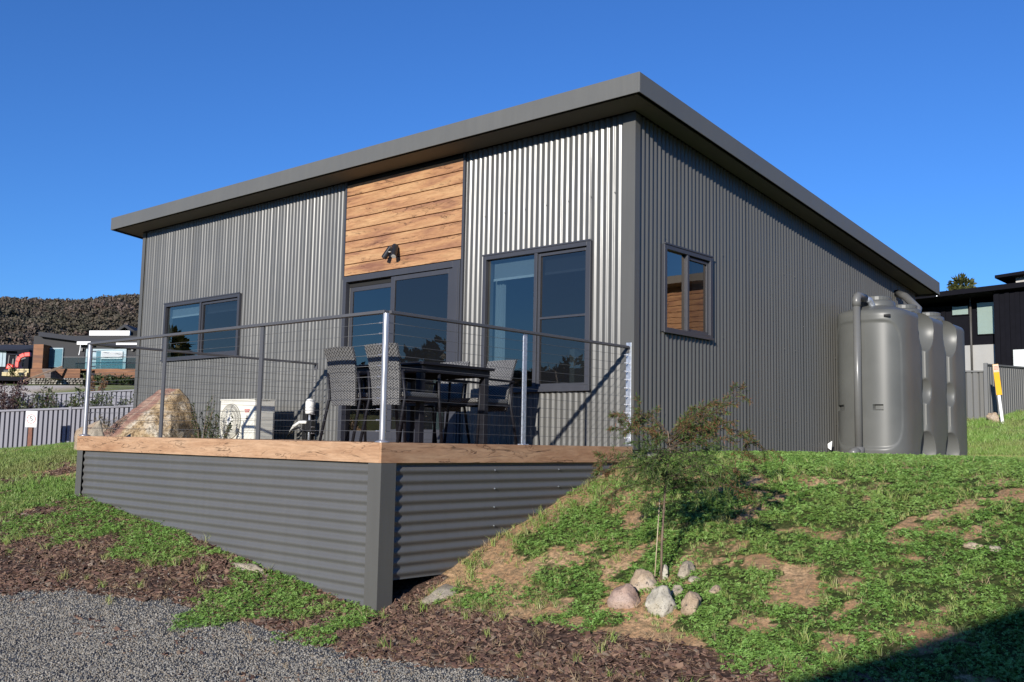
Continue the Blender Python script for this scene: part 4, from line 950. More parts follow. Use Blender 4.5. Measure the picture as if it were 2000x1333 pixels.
def stone(name,loc,size,mat,seed,label,cat='stone',group=None,sub=4,rough=.22,rz=0):
    bm=bmesh.new(); bmesh.ops.create_icosphere(bm,subdivisions=sub,radius=1); rnd=random.Random(seed)
    pl_=[(Vector((rnd.uniform(-1,1),rnd.uniform(-1,1),rnd.uniform(-.5,1))).normalized(),rnd.uniform(.62,.86)) for _ in range(9)]
    for v in bm.verts:
        p=v.co.copy()
        for nn,dd in pl_:
            t=p.dot(nn)
            if t>dd: p-=nn*(t-dd)*.85
        k=1+rough*mn.noise(p*1.6+Vector((seed,0,0)))+.08*mn.noise(p*5+Vector((0,seed,0)))+.025*mn.noise(p*14)
        p*=k; v.co=Vector((p.x*size[0]/2,p.y*size[1]/2,p.z*size[2]/2))
    me=bpy.data.meshes.new(name); bm.to_mesh(me); bm.free(); me.polygons.foreach_set('use_smooth',[True]*len(me.polygons)); me.materials.append(mat)
    o=bpy.data.objects.new(name,me); link(o); o.location=loc; o.rotation_euler=(0,0,rz); tag(o,label,cat,group); return o
GR='stones ringing the sapling'
RS=[((1.72,-2.60),(.25,.20,.20),RM_PINK,3,'pinkish granite stone, leftmost of the big stones at the foot of the sapling'),
    ((1.74,-2.38),(.20,.18,.19),RM_TAN,5,'brown speckled stone behind the pink one, left of the sapling stem'),
    ((2.03,-2.62),(.25,.21,.235),RM_GREY,7,'largest pale grey granite stone in front of the sapling stem'),
    ((1.93,-2.17),(.15,.13,.15),RM_CREAM,11,'upright cream stone right behind the sapling stem'),
    ((2.21,-2.56),(.15,.15,.19),RM_TAN,13,'tan stone right of the largest grey one below the sapling'),
    ((2.02,-2.42),(.11,.10,.11),RM_CREAM,17,'small cream stone wedged between the grey and the tan stone'),
    ((1.63,-2.50),(.09,.08,.08),RM_CREAM,19,'little pale stone lying on top edge of the pinkish stone'),
    ((2.26,-2.34),(.10,.09,.08),RM_TAN,23,'small stone half hidden in clover right of the sapling stones'),
    ((2.04,-2.24),(.12,.08,.06),RM_CREAM,29,'flat small pale stone in the clover right of the upright cream stone'),
    ((1.80,-2.24),(.07,.07,.13),RM_GREY,31,'narrow dark grey stone directly behind the sapling stem')]
for i,((x,y),s,m_,sd_,l) in enumerate(RS):
    stone('stone',(x,y,gs(x,y)+s[2]*.13),s,m_,sd_,l,'stone',GR,rz=i*.7)
stone('stone',(3.57,-1.38,gs(3.57,-1.38)+.012),(.14,.07,.05),RM_TAN,41,'flat pale stone lying alone in the clover at the right of the bank')
stone('stone',(3.70,-1.40,gs(3.7,-1.4)+.012),(.08,.06,.05),RM_CREAM,43,'small pale stone right beside the flat one on the right of the bank')
stone('footing_stone',(.16,-2.68,-1.15),(.30,.62,.20),RM_CREAM,47,'pale concrete-like stone under the open end of the right deck skirt','stone',rz=.25)
stone('footing_stone',(-1.55,-3.33,-1.07),(.5,.14,.10),RM_CREAM,53,'long pale stone at the foot of the front deck skirt','stone')
stone('stone',(-4.4,-4.35,gs(-4.4,-4.35)+.01),(.30,.14,.05),RM_TAN,57,'flat pale rock slab in the mulch at the left edge')
stone('stone',(-1.18,16.21,.80),(.30,.26,.30),RM_TAN,61,'round brown stone at the foot of the leaning yellow marker')
# big boulder, its split face and the boulders behind
def boulder_mat():
    mt,n,b=newmat('split_boulder'); tc=N(n,'TexCoord'); P=tc.outputs['Object']; sx=N(n,'SeparateXYZ'); n.links.new(P,sx.inputs[0])
    def nz(s,d=7.0):
        x=N(n,'TexNoise',Scale=s,Detail=d,Roughness=.65); n.links.new(P,x.inputs['Vector']); return x.outputs[0]
    red=ramp(n,nz(5),[(.3,(.17,.085,.06)),(.5,(.27,.145,.105)),(.72,(.36,.26,.19))])
    gran=ramp(n,nz(7),[(.3,(.20,.125,.055)),(.46,(.40,.29,.16)),(.68,(.58,.52,.42))])
    gf=ramp(n,nz(26),[(.36,(.28,.24,.19)),(.54,(1.05,1.03,1))]); gran=mixc(n,.9,gran.outputs[0],gf.outputs[0],'MULTIPLY')
    # the smooth weathered side lies left of the sloping ridge: s = x - .62 z + offset
    a=N(n,'Math',operation='MULTIPLY_ADD'); n.links.new(sx.outputs['Z'],a.inputs[0]); a.inputs[1].default_value=-.98; n.links.new(sx.outputs['X'],a.inputs[2])
    w_=N(n,'Math',operation='MULTIPLY_ADD'); n.links.new(nz(6),w_.inputs[0]); w_.inputs[1].default_value=.26; n.links.new(a.outputs[0],w_.inputs[2])
    f=ramp(n,w_.outputs[0],[(.0,(0,0,0)),(1,(1,1,1))]); mr=N(n,'MapRange'); n.links.new(w_.outputs[0],mr.inputs[0]); mr.inputs[1].default_value=-.27; mr.inputs[2].default_value=-.20
    v=N(n,'Math',operation='ADD'); n.links.new(w_.outputs[0],v.inputs[0]); v.inputs[1].default_value=.37; v2=N(n,'Math',operation='ABSOLUTE'); n.links.new(v.outputs[0],v2.inputs[0])
    vr=ramp(n,v2.outputs[0],[(.002,(.55,.55,.55)),(.022,(0,0,0))]); redv=mixc(n,vr.outputs[0],red.outputs[0],(.46,.36,.26))
    c=mixc(n,mr.outputs[0],redv,gran); n.links.new(c,b.inputs['Base Color']); b.inputs['Roughness'].default_value=.85
    bp=N(n,'Bump',Strength=1.0,Distance=.05); n.links.new(nz(14),bp.inputs['Height']); n.links.new(bp.outputs[0],b.inputs['Normal']); return mt
def boulder(name,hull,loc,rz,mat,label,seed=1,amp=.03,sub=4):
    bm=bmesh.new(); vs=[bm.verts.new(p) for p in hull]; bmesh.ops.convex_hull(bm,input=vs)
    bmesh.ops.triangulate(bm,faces=bm.faces[:]); 
    for _ in range(sub): bmesh.ops.subdivide_edges(bm,edges=bm.edges[:],cuts=1,use_grid_fill=True)
    for it in range(1): bmesh.ops.smooth_vert(bm,verts=bm.verts[:],factor=.35,use_axis_x=True,use_axis_y=True,use_axis_z=True)
    for v in bm.verts:
        p=v.co; v.co=p+Vector((mn.noise(p*3+Vector((seed,0,0))),mn.noise(p*3+Vector((0,seed,0))),mn.noise(p*3+Vector((0,0,seed)))))*amp*1.2+Vector((mn.noise(p*11),mn.noise(p*11+Vector((9,0,0))),mn.noise(p*11+Vector((0,9,0)))))*amp*.5+Vector((0,-1,.3))*(round(mn.noise(p*5+Vector((4,4,4)))*5)/5)*amp*.7
    bmesh.ops.recalc_face_normals(bm,faces=bm.faces[:])
    me=bpy.data.meshes.new(name); bm.to_mesh(me); bm.free(); me.polygons.foreach_set('use_smooth',[True]*len(me.polygons)); me.materials.append(mat)
    o=bpy.data.objects.new(name,me); link(o); o.location=loc; o.rotation_euler=(0,0,rz); return tag(o,label,'boulder')
YAW=math.atan2(.66,.75)
boulder('boulder',[(-.82,-.1,-.45),(-.68,-.10,.02),(-.60,.35,.0),(-.30,.05,.30),(.02,.08,.585),(.235,.06,.605),(.34,.12,.50),(.16,.3,.52),(.445,.05,.22),(.50,.12,.0),(.56,.15,-.45),(.42,.5,.05),(-.25,-.38,.0),(.10,-.40,.10),(.30,-.30,.14),(.14,-.12,.46),(.33,-.42,-.45),(-.45,-.42,-.45),(0,.6,-.45)],(-6.56,-1.46,.0),YAW,boulder_mat(),'big wedge shaped boulder with red-brown smooth left side, left end of the deck',3,.035,4).scale=(1.06,1.06,1.06)
boulder('boulder',[(-.35,0,-.4),(-.25,-.1,.12),(.0,.0,.27),(.25,.0,.12),(.4,.1,-.4),(0,-.3,-.1),(0,.3,.1),(.1,-.3,-.4),(-.1,.3,-.4)],(-7.08,-1.98,-.06),YAW,RM_TAN,'smaller tan boulder behind the left end of the deck railing',5,.03,3)
boulder('boulder',[(-.2,0,-.3),(-.06,-.08,.12),(.08,.0,.30),(.2,.0,.05),(.22,.1,-.3),(0,-.2,-.1),(0,.2,.1),(.1,-.2,-.3),(-.1,.2,-.3)],(-6.30,-2.40,-.05),YAW,RM_CREAM,'pale small boulder leaning by the left end post of the railing',7,.03,3).scale=(.7,.7,.95)

# ================================================================== PLANTS
def leaf_cloud(n,fn,size,mat,name,parent,wd=.35,droop=0):
    V=[];Fs=[]
    for i in range(n):
        p,d=fn(i); p=Vector(p); d=Vector(d).normalized(); d.z-=droop; d.normalize(); L=random.uniform(*size); s=d.cross(Vector((random.uniform(-1,1),random.uniform(-1,1),random.uniform(-1,1)))).normalized()*L*wd*.5
        k=len(V); V+=[p,p+d*L*.5+s,p+d*L,p+d*L*.5-s]; Fs.append((k,k+1,k+2,k+3))
    me=npmesh(name,[tuple(v) for v in V],Fs,[mat]); o=bpy.data.objects.new(name,me); link(o,parent); return o
def rdir(): 
    while True:
        v=Vector((random.uniform(-1,1),random.uniform(-1,1),random.uniform(-1,1)))
        if .05<v.length<1: return v.normalized()
M_BARK=plain('young_bark',(.17,.12,.085),.85,var=.3,scale=30,bump=.3)
M_NEED=leafmat('fine_foliage',[(.035,.070,.015),(.065,.115,.025),(.10,.155,.035),(.15,.18,.055),(.20,.12,.06),(.05,.09,.02)],rough=.55,trans=.25)
M_NEEDR=leafmat('reddish_foliage',[(.20,.075,.045),(.27,.12,.07),(.14,.10,.04),(.22,.085,.05)],rough=.55,trans=.25)
sx_,sy_=1.80,-2.28
sap=empty('sapling','thin young shrub tree with wispy green and reddish foliage, ringed by stones on the bank','tree',(sx_,sy_,gs(sx_,sy_)))
random.seed(21)
tr=[Vector((0,0,-.05)),Vector((.005,0,.25)),Vector((.015,.01,.50)),Vector((.03,.01,.70)),Vector((.06,.02,.88)),Vector((.05,.0,1.02))]
mb=MB(); mb.tube(tr,[.009,.008,.007,.006,.005,.004],8); mb.build('trunk',M_BARK,sap,smooth=True)
brs=[]
right=Vector((.75,.66,0)); back=Vector((-.66,.75,0))
def branch(base,dirv,L,curve,n=9,r=.0032):
    pts=[Vector(base)]; d=Vector(dirv).normalized()
    for i in range(n):
        pts.append(pts[-1]+d*L/n); d=(d+Vector(curve)/n+rdir()*.13).normalized()
    brs.append((pts,r)); return pts
specs=[]
for i in range(50):
    h=random.uniform(.58,1.02); a=random.uniform(0,6.28); up=random.uniform(.15,1.3)
    d=right*math.cos(a)*1.15+back*math.sin(a)+Vector((0,0,up)); base=tr[2].lerp(tr[5],(h-.5)/.52)
    L=random.uniform(.25,.58)*(1.1 if math.cos(a)>0 else .9)
    branch(base,d,L*1.1,(0,0,-random.uniform(.3,1.3)))
branch(tr[4],right*.75+Vector((0,0,.95)),.80,right*1.1+Vector((0,0,-2.0)),14,.005)
branch(tr[4],right*.35+Vector((0,0,1)),.42,right*.6+Vector((0,0,-.6)),10,.005)
branch(tr[3],-right*1.0+Vector((0,0,.55)),.58,-right*.4+Vector((0,0,-1.3)),12,.004)
branch(tr[4],-right*.45+Vector((0,0,1)),.40,-right*.4+Vector((0,0,-.6)),10,.004)
branch(tr[3],right*1.0+Vector((0,0,.25)),.45,right*.3+Vector((0,0,-1.0)),12,.004)
main=list(brs)
for pts,r in main:
    for k in range(6):
        j=random.randint(2,len(pts)-2); d=(pts[j+1]-pts[j]).normalized()+rdir()*.9; branch(pts[j],d,random.uniform(.08,.20),(0,0,-random.uniform(.3,1.6)),6,.0015)
mb=MB()
for pts,r in brs: mb.tube(pts,[r*(1-.8*i/len(pts)) for i in range(len(pts))],4,False)
mb.build('branches',plain('twig_bark',(.07,.05,.035),.85,var=.3),sap)
def lf(pred):
    def f(i):
        pts,r=random.choice(sel); t=random.random()**.6*(len(pts)-1); j=min(int(t),len(pts)-2); p=pts[j].lerp(pts[j+1],t-j); d=(pts[j+1]-pts[j]).normalized()*.8+rdir()
        return p,d
    return f
sel=brs; leaf_cloud(16500,lf(0),(.020,.046),M_NEED,'foliage',sap,.13,.2)
sel=[b for b in brs if (b[0][-1].z>.98 or b[0][-1].dot(right)>.45 or b[0][-1].dot(right)<-.35)]; leaf_cloud(8500,lf(0),(.018,.040),M_NEEDR,'reddish_tips',sap,.12,.2)
st=MB(); st.tube([(1.775,-2.33,gs(1.775,-2.33)-.05),(1.80,-2.30,gs(1.8,-2.3)+.56)],[.0042,.0035],7); tag(st.build('bamboo_stake',plain('bamboo',(.42,.34,.22),.6,var=.2),smooth=True),'thin pale bamboo stake standing beside the stem of the sapling','stake')
def shrub(x,y,h,wd,nst,nl,cols,label,name='shrub',cat='shrub',z=None,size=(.02,.045),group=None,wdl=.45,seed=1,gap=0):
    random.seed(seed); z=gs(x,y) if z is None else z
    e=empty(name,label,cat,(x,y,z),0,group); mb=MB(); P=[]
    for k in range(nst):
        a=random.uniform(0,6.28); d=Vector((math.cos(a)*wd,math.sin(a)*wd,h*random.uniform(.6,1))); pts=[Vector((math.cos(a)*.03,math.sin(a)*.03,-.02)),d*.45+rdir()*wd*.12,d+rdir()*wd*.1]
        mb.tube(pts,[.006*h/.6,.004*h/.6,.002],5,False); P.append(pts)
    mb.build('stems',M_BARK,e)
    def f(i):
        pts=random.choice(P); t=random.uniform(.25 if gap==0 else gap,1)*2; j=min(int(t),1); p=pts[j].lerp(pts[j+1],t-j)+rdir()*wd*.18*random.random(); return p,rdir()+Vector((0,0,.5))
    leaf_cloud(nl,f,size,leafmat(name+'_leaf',cols,trans=.2),'foliage',e,wdl)
    return e
DG=[(.020,.035,.010),(.04,.06,.018),(.07,.09,.03),(.12,.13,.07)]
shrub(-5.95,-1.15,.75,.16,7,420,DG,'slim dark green shrub between the big boulder and the air conditioner',seed=3,z=-.15)
shrub(-5.72,-1.02,.42,.15,6,300,DG,'low dark shrub at the foot of the slim one, against the wall',seed=4,z=-.12)
shrub(-6.36,-.78,.52,.13,6,300,[(.03,.05,.012),(.07,.09,.03),(.13,.07,.04)],'leafy green and reddish shrub touching the left side of the air conditioner',seed=5,z=-.1)
shrub(-6.75,-1.98,.28,.18,8,420,[(.10,.09,.05),(.18,.16,.10),(.13,.13,.06)],'dry grey-green tussock between the small boulders behind the left railing post',seed=6,z=.0,size=(.02,.05),wdl=.2)
shrub(.95,-.35,.20,.05,3,60,[(.03,.03,.02),(.08,.07,.04)],'little dark dead plant on the bank right of the sapling crown',seed=8,size=(.01,.03))

# ================================================================== NEAR FENCES
M_FEN=steel_paint('fence_paint_blue_grey',(.20,.20,.228),rough=.55,spec=.3)
M_FEN2=steel_paint('fence_paint_dark_grey',(.16,.16,.155),rough=.55,spec=.3)
def panel_fence(name,label,pts,zb,zts,mat,pan=2.35,pitch=.095,rib=.034,depth=.05,endpost=True):
    """steel panel fence along a ground line; each sheet and post its own part"""
    A=Vector((*pts[0],0)); B=Vector((*pts[1],0)); L=(B-A).length; d=(B-A)/L; nrm=Vector((d.y,-d.x,0))
    e=empty(name,label,'fence',(A.x,A.y,zb)); e.rotation_euler=(0,0,math.atan2(d.y,d.x))
    n=max(1,round(L/pan)); w_=L/n; zt=lambda s: zts[0]+(zts[1]-zts[0])*s/L-zb
    for i in range(n):
        s0=i*w_+.03; s1=(i+1)*w_-.03; mb=MB(); u=s0; V=[];Fs=[]
        prof=[]
        while u<s1-.001:
            for du,dd in ((0,0),(pitch-rib,0),(pitch-rib*.75,-1),(pitch-rib*.25,-1)):
                if u+du<s1: prof.append((u+du,dd*depth))
            u+=pitch
        prof.append((s1,0))
        for (q,dd) in prof: V+=[(q,-dd-.02,0),(q,-dd-.02,zt(q)-.03)]
        for k in range(len(prof)-1): Fs.append((2*k,2*k+2,2*k+3,2*k+1))
        mb.add(V,Fs); mb.build('fence_panel',mat,e)
        mb=MB(); z0_,z1_=zt(s0),zt(s1); mb.hexa([(s0,-.045,z0_-.04),(s1,-.045,z1_-.04),(s1,.02,z1_-.04),(s0,.02,z0_-.04),(s0,-.045,z0_),(s1,-.045,z1_),(s1,.02,z1_),(s0,.02,z0_)]); mb.build('top_rail',mat,e,bevel=.004)
    for i in range(n+1):
        mb=MB(); q=i*w_; mb.box(q-.028,q+.028,-.055,.03,0,zt(q)+.015); mb.build('fence_post',mat,e,bevel=.004)
    return e
# front fence: a post stands just left of the deck
fd=(Vector((-13.90,.83,0))-Vector((-15.0,-.13,0))).normalized(); p0=Vector((-13.94,.80,0))
a=p0-fd*9.4; b=p0+fd*7.05
panel_fence('panel_fence','pale blue-grey ribbed steel fence behind the round speed sign, nearer of the two',[(a.x,a.y),(b.x,b.y)],-.95,(.02,.93),M_FEN)
c0=Vector((-21.7,2.46,0)); fd2=(Vector((-19.02,4.81,0))-c0).normalized(); a=c0-fd2*9.5; b=c0+fd2*9
panel_fence('panel_fence','farther pale blue-grey ribbed steel fence with bushes in front',[(a.x,a.y),(b.x,b.y)],-.5,(.40,1.55),M_FEN,pitch=.125,rib=.04,depth=.035)
panel_fence('back_fence','low dark grey ribbed fence section right of the water tanks',[(-6.0,13.0),(-1.50,16.84)],.2,(1.86,1.93),M_FEN2,pitch=.15,rib=.05)
panel_fence('back_fence','taller dark grey ribbed fence section behind the leaning yellow marker',[(-1.44,16.62),(-.92,25.2)],.3,(2.08,2.42),M_FEN2,pitch=.15,rib=.05,pan=2.9)
def bush_row(px,label,cols,h,wd,seed,n=500): return shrub(px[0],px[1],h,wd,9,n,cols,label,'bush','bush',z=px[2],size=(.06,.13),group='bushes between the two pale fences',wdl=.3,seed=seed)
PB=[(-20.6,2.0),(-20.2,2.4),(-19.75,2.8),(-19.1,3.15),(-18.55,3.75),(-18.1,4.3)]
for i,((x,y),cols,h,l) in enumerate(zip(PB,[[(.06,.03,.035),(.10,.05,.05),(.04,.03,.03)],[(.05,.03,.03),(.08,.05,.045)],DG,DG,DG,DG],[1.9,1.5,1.6,1.7,1.5,1.5],
   ['bare purplish bush at the far left between the fences','second dark purplish bush from the left between the fences','olive bush between the fences above the speed sign','wide green bush between the fences right of the sign','green bush between the fences just left of the railing end post','green bush between the fences just right of the railing end post'])):
    bush_row((x,y,-.35),l,cols,h,.75,50+i,1700)
# speed sign
sg=empty('speed_sign','white sign with 5 in a red ring on a rusty post before the pale fence','sign',(-13.72,-.05,-.6),YAW)
mb=MB(); mb.box(-.10,.11,-.012,.0,.73,1.035); mb.build('sign_board',M_PAINTW,sg)
mb=MB(); mb.box(-.045,.03,.0015,.05,0,.95); mb.build('sign_post',plain('rusty_steel',(.16,.06,.035),.7,var=.3,scale=20),sg)
rg=bmesh.new(); mb=MB(); c=(.005,.885); n=40; V=[];Fs=[]
for k in range(n):
    a=2*math.pi*k/n
    for r in (.074,.088): V.append((c[0]+r*math.cos(a),-.0140,c[1]+r*math.sin(a)))
for k in range(n): j=(k+1)%n; Fs.append((2*k,2*k+1,2*j+1,2*j))
mb.add(V,Fs); mb.build('red_ring',M_RED,sg)
flat_text('5',.15,M_BLACK,'numeral',sg,(.005,-.014,.885),(math.pi/2,0,0),ext=.0015)
# yellow marker
ym=empty('marker_post','leaning white post with yellow warning plate in front of the dark back fence','marker',(-.90,15.93,.60),YAW); ym.rotation_euler=(0,-.105,YAW)
mb=MB(); mb.box(-.032,.032,-.02,.02,-.1,.80); mb.build('post',M_PAINTW,ym,bevel=.01)
mb=MB(); mb.box(-.065,.065,-.034,-.021,.70,1.40); mb.build('plate',plain('yellow_plate',(.78,.42,.02),.5,var=.04),ym,bevel=.004)
mb=MB(); mb.box(-.064,.064,-.0365,-.0345,1.22,1.395); mb.build('plate_top',plain('pale_sticker',(.72,.52,.38),.6,var=.05),ym)
mb=MB()
for r_ in range(3):
    for c_ in range(5): mb.box(-.042+c_*.018,-.042+c_*.018+.011,-.0378,-.0368,1.335-r_*.03,1.350-r_*.03)
mb.build('faded_print',M_RED,ym)

# ================================================================== HOUSE BEYOND THE FENCES (left)
K=.03206
def H2x(u): return (u-58)*K
def H2z(u,v): return (748-v)*K+(u-58)*K*.0194
H2z0=H2z
h2=empty('neighbour_house','distant grey house with brown timber deck front, glass balustrade and low roof at the left','house',(-58.06,18.33,3.13),YAW)
def hb(u0,u1,v0,v1,d0,d1,name,mat,par=None,bevel=0):
    """block between two pixels' worth of metres; v0 top, v1 bottom"""
    # the same outline further back is proportionally larger
    q=(62+d0)/62; X=lambda u: 30.2+(H2x(u)-30.2)*q; H2z=lambda u,v: -3.11+(H2z0(u,v)+3.11)*q
    x0,x1=X(u0),X(u1); mb=MB()
    mb.hexa([(x0,d0,H2z(u0,v1)),(x1,d0,H2z(u1,v1)),(x1,d1,H2z(u1,v1)),(x0,d1,H2z(u0,v1)),(x0,d0,H2z(u0,v0)),(x1,d0,H2z(u1,v0)),(x1,d1,H2z(u1,v0)),(x0,d1,H2z(u0,v0))])
    return mb.build(name,mat,par or h2)
M_H2W=plain('dark_grey_wall',(.05,.05,.052),.8,var=.05,spec=.2); M_H2R=plain('dark_roof',(.035,.037,.045),.7,var=.05,spec=.2)
M_H2T=wood('stained_deck_timber',0,(.20,.078,.026),(.12,.045,.02),(.29,.12,.045),crack=.1,scale=.4)
M_H2G=glass('blue_house_glass',(.70,.80,.82),1.0,.06); M_H2F=plain('blue_grey_frame',(.27,.36,.40),.5); M_BAL=glass('balustrade_glass',(.78,.86,.86),.5,.0)
hb(60,330,655,750,.95,9,'wall',M_H2W)
x0,x1=H2x(60),H2x(340)
mb=MB(); mb.hexa([(x0,.55,H2z(60,654)),(x1,.55,H2z(60,684)),(x1,9.5,H2z(60,686)),(x0,9.5,H2z(60,656)),(x0,.55,H2z(60,645)),(x1,.55,H2z(60,674)),(x1,9.5,H2z(60,676)),(x0,9.5,H2z(60,647))]); mb.build('roof',M_H2R,h2)
mb=MB(); mb.hexa([(x0,.4,H2z(60,700)),(x1,.4,H2z(60,700)),(x1,.6,H2z(60,700)),(x0,.6,H2z(60,700)),(x0,.4,H2z(60,655)),(x1,.4,H2z(60,685)),(x1,.6,H2z(60,685)),(x0,.6,H2z(60,655))]); 
hb(61,80,672,720,.0,.94,'side_screen',M_H2T)
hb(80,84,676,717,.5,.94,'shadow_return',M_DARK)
f1=hb(84,119,679,717,.85,.94,'window',M_H2F); hb(86,101,681,716,.80,.84,'pane',M_H2G,f1); hb(102,117,681,716,.80,.84,'pane',M_H2G,f1)
f2=hb(164,243,681,723,.85,.94,'sliding_door',M_H2F)
for a_,b_ in ((168,176),(184,192),(194,214),(215,236)): hb(a_,b_,685,722,.79,.84,'pane',M_H2G,f2)
for i in range(7): hb(194,236,686+i*2.2,687.1+i*2.2,.76,.78,'blind_slat',M_BLINDR,f2)
for j in range(6):
    v0=720+j*3.0
    for a_,b_ in ((58,155),(184,268)):
        hb(a_,b_,v0+.2,v0+2.85,-.03-.01*(j%2),.05,'deck_cladding_board',M_H2T)
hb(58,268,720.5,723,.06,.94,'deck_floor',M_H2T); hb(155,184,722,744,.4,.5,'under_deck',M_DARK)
for a_,b_ in ((120,150),(151,183),(184,225),(226,268)): hb(a_,b_,697.5,721,.02,.05,'balustrade_glass',M_BAL)
hb(120,268,696.6,697.6,.01,.06,'balustrade_rail',M_FRAME)
hb(145,172,666.5,672.5,.5,.9,'awning_box',M_PAINTW); mb=MB(); mb.tube([(H2x(145),.55,H2z(145,672)),(H2x(144.5),.55,H2z(145,682)),(H2x(143.5),.5,H2z(145,692))],.03,6); mb.build('awning_crank',M_PAINTW,h2)
hb(222,266,669,673,.5,.9,'awning_box',M_PAINTW)
hb(168,247,645,654.5,3.0,3.2,'clerestory_fascia',M_PAINTW); hb(247,262,645,655,3.3,5,'clerestory_wall',M_DARK)
for u in (155,254): hb(u-2,u+2,679.5,685,0.8,.94,'wall_lamp',M_BLACK)
for i in range(6): hb(80+i*1.5,98,720+i*3.2,722.6+i*3.2,-.5-.28*i,-.06,'step',plain('grey_step',(.16,.13,.115),.8))
mb=MB(); mb.bar((H2x(80),-2.2,H2z(80,748)),(H2x(124),-.35,H2z(124,717)),.12,.12); mb.build('plank_rail',plain('pale_timber',(.45,.30,.19),.7),h2)
M_FST=rockmat('field_stone',(.16,.14,.12),(.26,.24,.21),(.36,.34,.30),sc=.2)
random.seed(5)
for j in range(3):
    u=58
    while u<163:
        w_=random.uniform(4.5,8.5); mb=MB(); x0,x1=H2x(u+.25),H2x(u+w_-.25); z1_=H2z(u,738.5+j*4.1); z0_=H2z(u,742.2+j*4.1+random.uniform(-.4,.4)); dd=random.uniform(-.06,.06)
        mb.hexa([(x0,-.2+dd,z0_),(x1,-.2-dd,z0_),(x1,.2,z0_),(x0,.2,z0_),(x0+.04,-.16+dd,z1_-random.uniform(0,.04)),(x1-.04,-.16,z1_),(x1,.2,z1_),(x0,.2,z1_)]); mb.build('base_stone',M_FST,h2,bevel=.03); u+=w_
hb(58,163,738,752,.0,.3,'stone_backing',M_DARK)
# gabled house behind it
gh=empty('gabled_house','dark gabled roof with a flue peeping out behind the grey timber-decked house','house',(-58.06,18.33,3.13),YAW)
_q=(62+10.5)/62; GXf=lambda u: 30.2+(H2x(u)-30.2)*_q; GZf=lambda u,v: -3.11+(H2z(u,v)+3.11)*_q
xa,xm,xb=GXf(212),GXf(236),GXf(275); zr_=GZf(236,632); zb_=GZf(212,652); zc=GZf(275,662)
mb=MB(); mb.add([(xa,11,zb_-2),(xb,11,zb_-2),(xb,11,zc),(xm,11,zr_-.35),(xa,11,zb_-.3),(xa,16,zb_-2),(xb,16,zb_-2),(xb,16,zc),(xm,16,zr_-.35),(xa,16,zb_-.3)],[(0,1,2,3,4),(9,8,7,6,5),(0,5,6,1),(1,6,7,2),(4,9,5,0)]); mb.build('wall',M_H2W,gh)
for (p,q,s0,s1) in ((xm,xa-.6,zr_,zb_-.25),(xm,xb+.6,zr_,zc-.2)):
    mb=MB(); mb.hexa([(p,10.5,s0-.22),(q,10.5,s1-.22),(q,17,s1-.22),(p,17,s0-.22),(p,10.5,s0),(q,10.5,s1),(q,17,s1),(p,17,s0)] if q>p else [(q,10.5,s1-.22),(p,10.5,s0-.22),(p,17,s0-.22),(q,17,s1-.22),(q,10.5,s1),(p,10.5,s0),(p,17,s0),(q,17,s1)]); mb.build('roof',M_H2R if q>p else M_H2W,gh)
mb=MB(); mb.tube([(GXf(252)+.6,13,zr_-.8),(GXf(252)+.6,13,zr_+.35)],.14,10); mb.build('flue',M_GALV,gh)
# dark hip roofed house at the left edge
K1=.0388
h1=empty('dark_house','very dark hip roofed house at the left edge beyond the fences','house',(-73.05,22.33,4.43),YAW)
def q1(u,v): return (u*K1,(730-v)*K1)
mb=MB(); x0,_=q1(-60,0); x1,_=q1(54,0); mb.box(x0,x1,0,10,-.5,q1(0,682)[1]); mb.build('wall',plain('black_wall',(.015,.015,.02),.9,spec=.1),h1)
zb_=q1(0,683)[1]; zr_=q1(0,661)[1]; mb=MB(); mb.add([(x0,-.5,zb_),(q1(26,0)[0],-.5,zb_-.1),(x1+.3,3.5,zb_),(x1+.3,10.5,zb_),(x0,10.5,zb_),(x0,5,zr_),(q1(44,0)[0]-.2,5.0,zr_)],[(0,1,6,5),(1,2,6),(2,3,6),(3,4,5,6),(0,5,4),(4,3,2,1,0)]); mb.build('roof',plain('dark_tiles',(.022,.023,.030),.9,var=.15,scale=3),h1)
for a_ in (-3,4):
    mb=MB(); mb.box(q1(a_,0)[0],q1(a_+6,0)[0],-.06,-.01,q1(0,716)[1],q1(0,684)[1]); mb.build('window',M_H2F,h1)
# excavator beside it
ex=empty('excavator','small red excavator with its arm raised, parked between the two far left houses','excavator',(-68.77,22.06,4.66),YAW)
k_=72/1934; M_EXR=plain('red_machine_paint',(.62,.035,.02),.4,var=.08)
def e_(u,v): return ((u-40)*k_,(720-v)*k_)
mb=MB(); mb.hexa([(e_(18,0)[0],-.6,-.1),(e_(34,0)[0],-.6,-.1),(e_(34,0)[0],.9,-.1),(e_(18,0)[0],.9,-.1),(e_(20,0)[0],-.5,e_(0,711)[1]),(e_(32,0)[0],-.5,e_(0,713)[1]),(e_(32,0)[0],.8,e_(0,713)[1]),(e_(20,0)[0],.8,e_(0,711)[1])]); mb.build('body',M_EXR,ex,bevel=.08)
mb=MB()
for u in (21,35):
    for d in (-.4,.7): mb.bar((e_(u,0)[0],d,.2),(e_(u,0)[0]+.05,d,e_(0,694)[1]),.07,.07)
mb.build('cab_frame',M_BLACK,ex)
mb=MB(); mb.box(e_(20,0)[0],e_(36.5,0)[0],-.5,.8,e_(0,695)[1],e_(0,693)[1]); mb.build('cab_roof',M_BLACK,ex,bevel=.04)
mb=MB(); mb.box(e_(23,0)[0],e_(30,0)[0],-.2,.4,.2,e_(0,700)[1]); mb.build('seat',M_BLACK,ex,bevel=.06)
ap=[e_(42,719),e_(42.5,707),e_(46,698),e_(55,694),e_(66,693)]
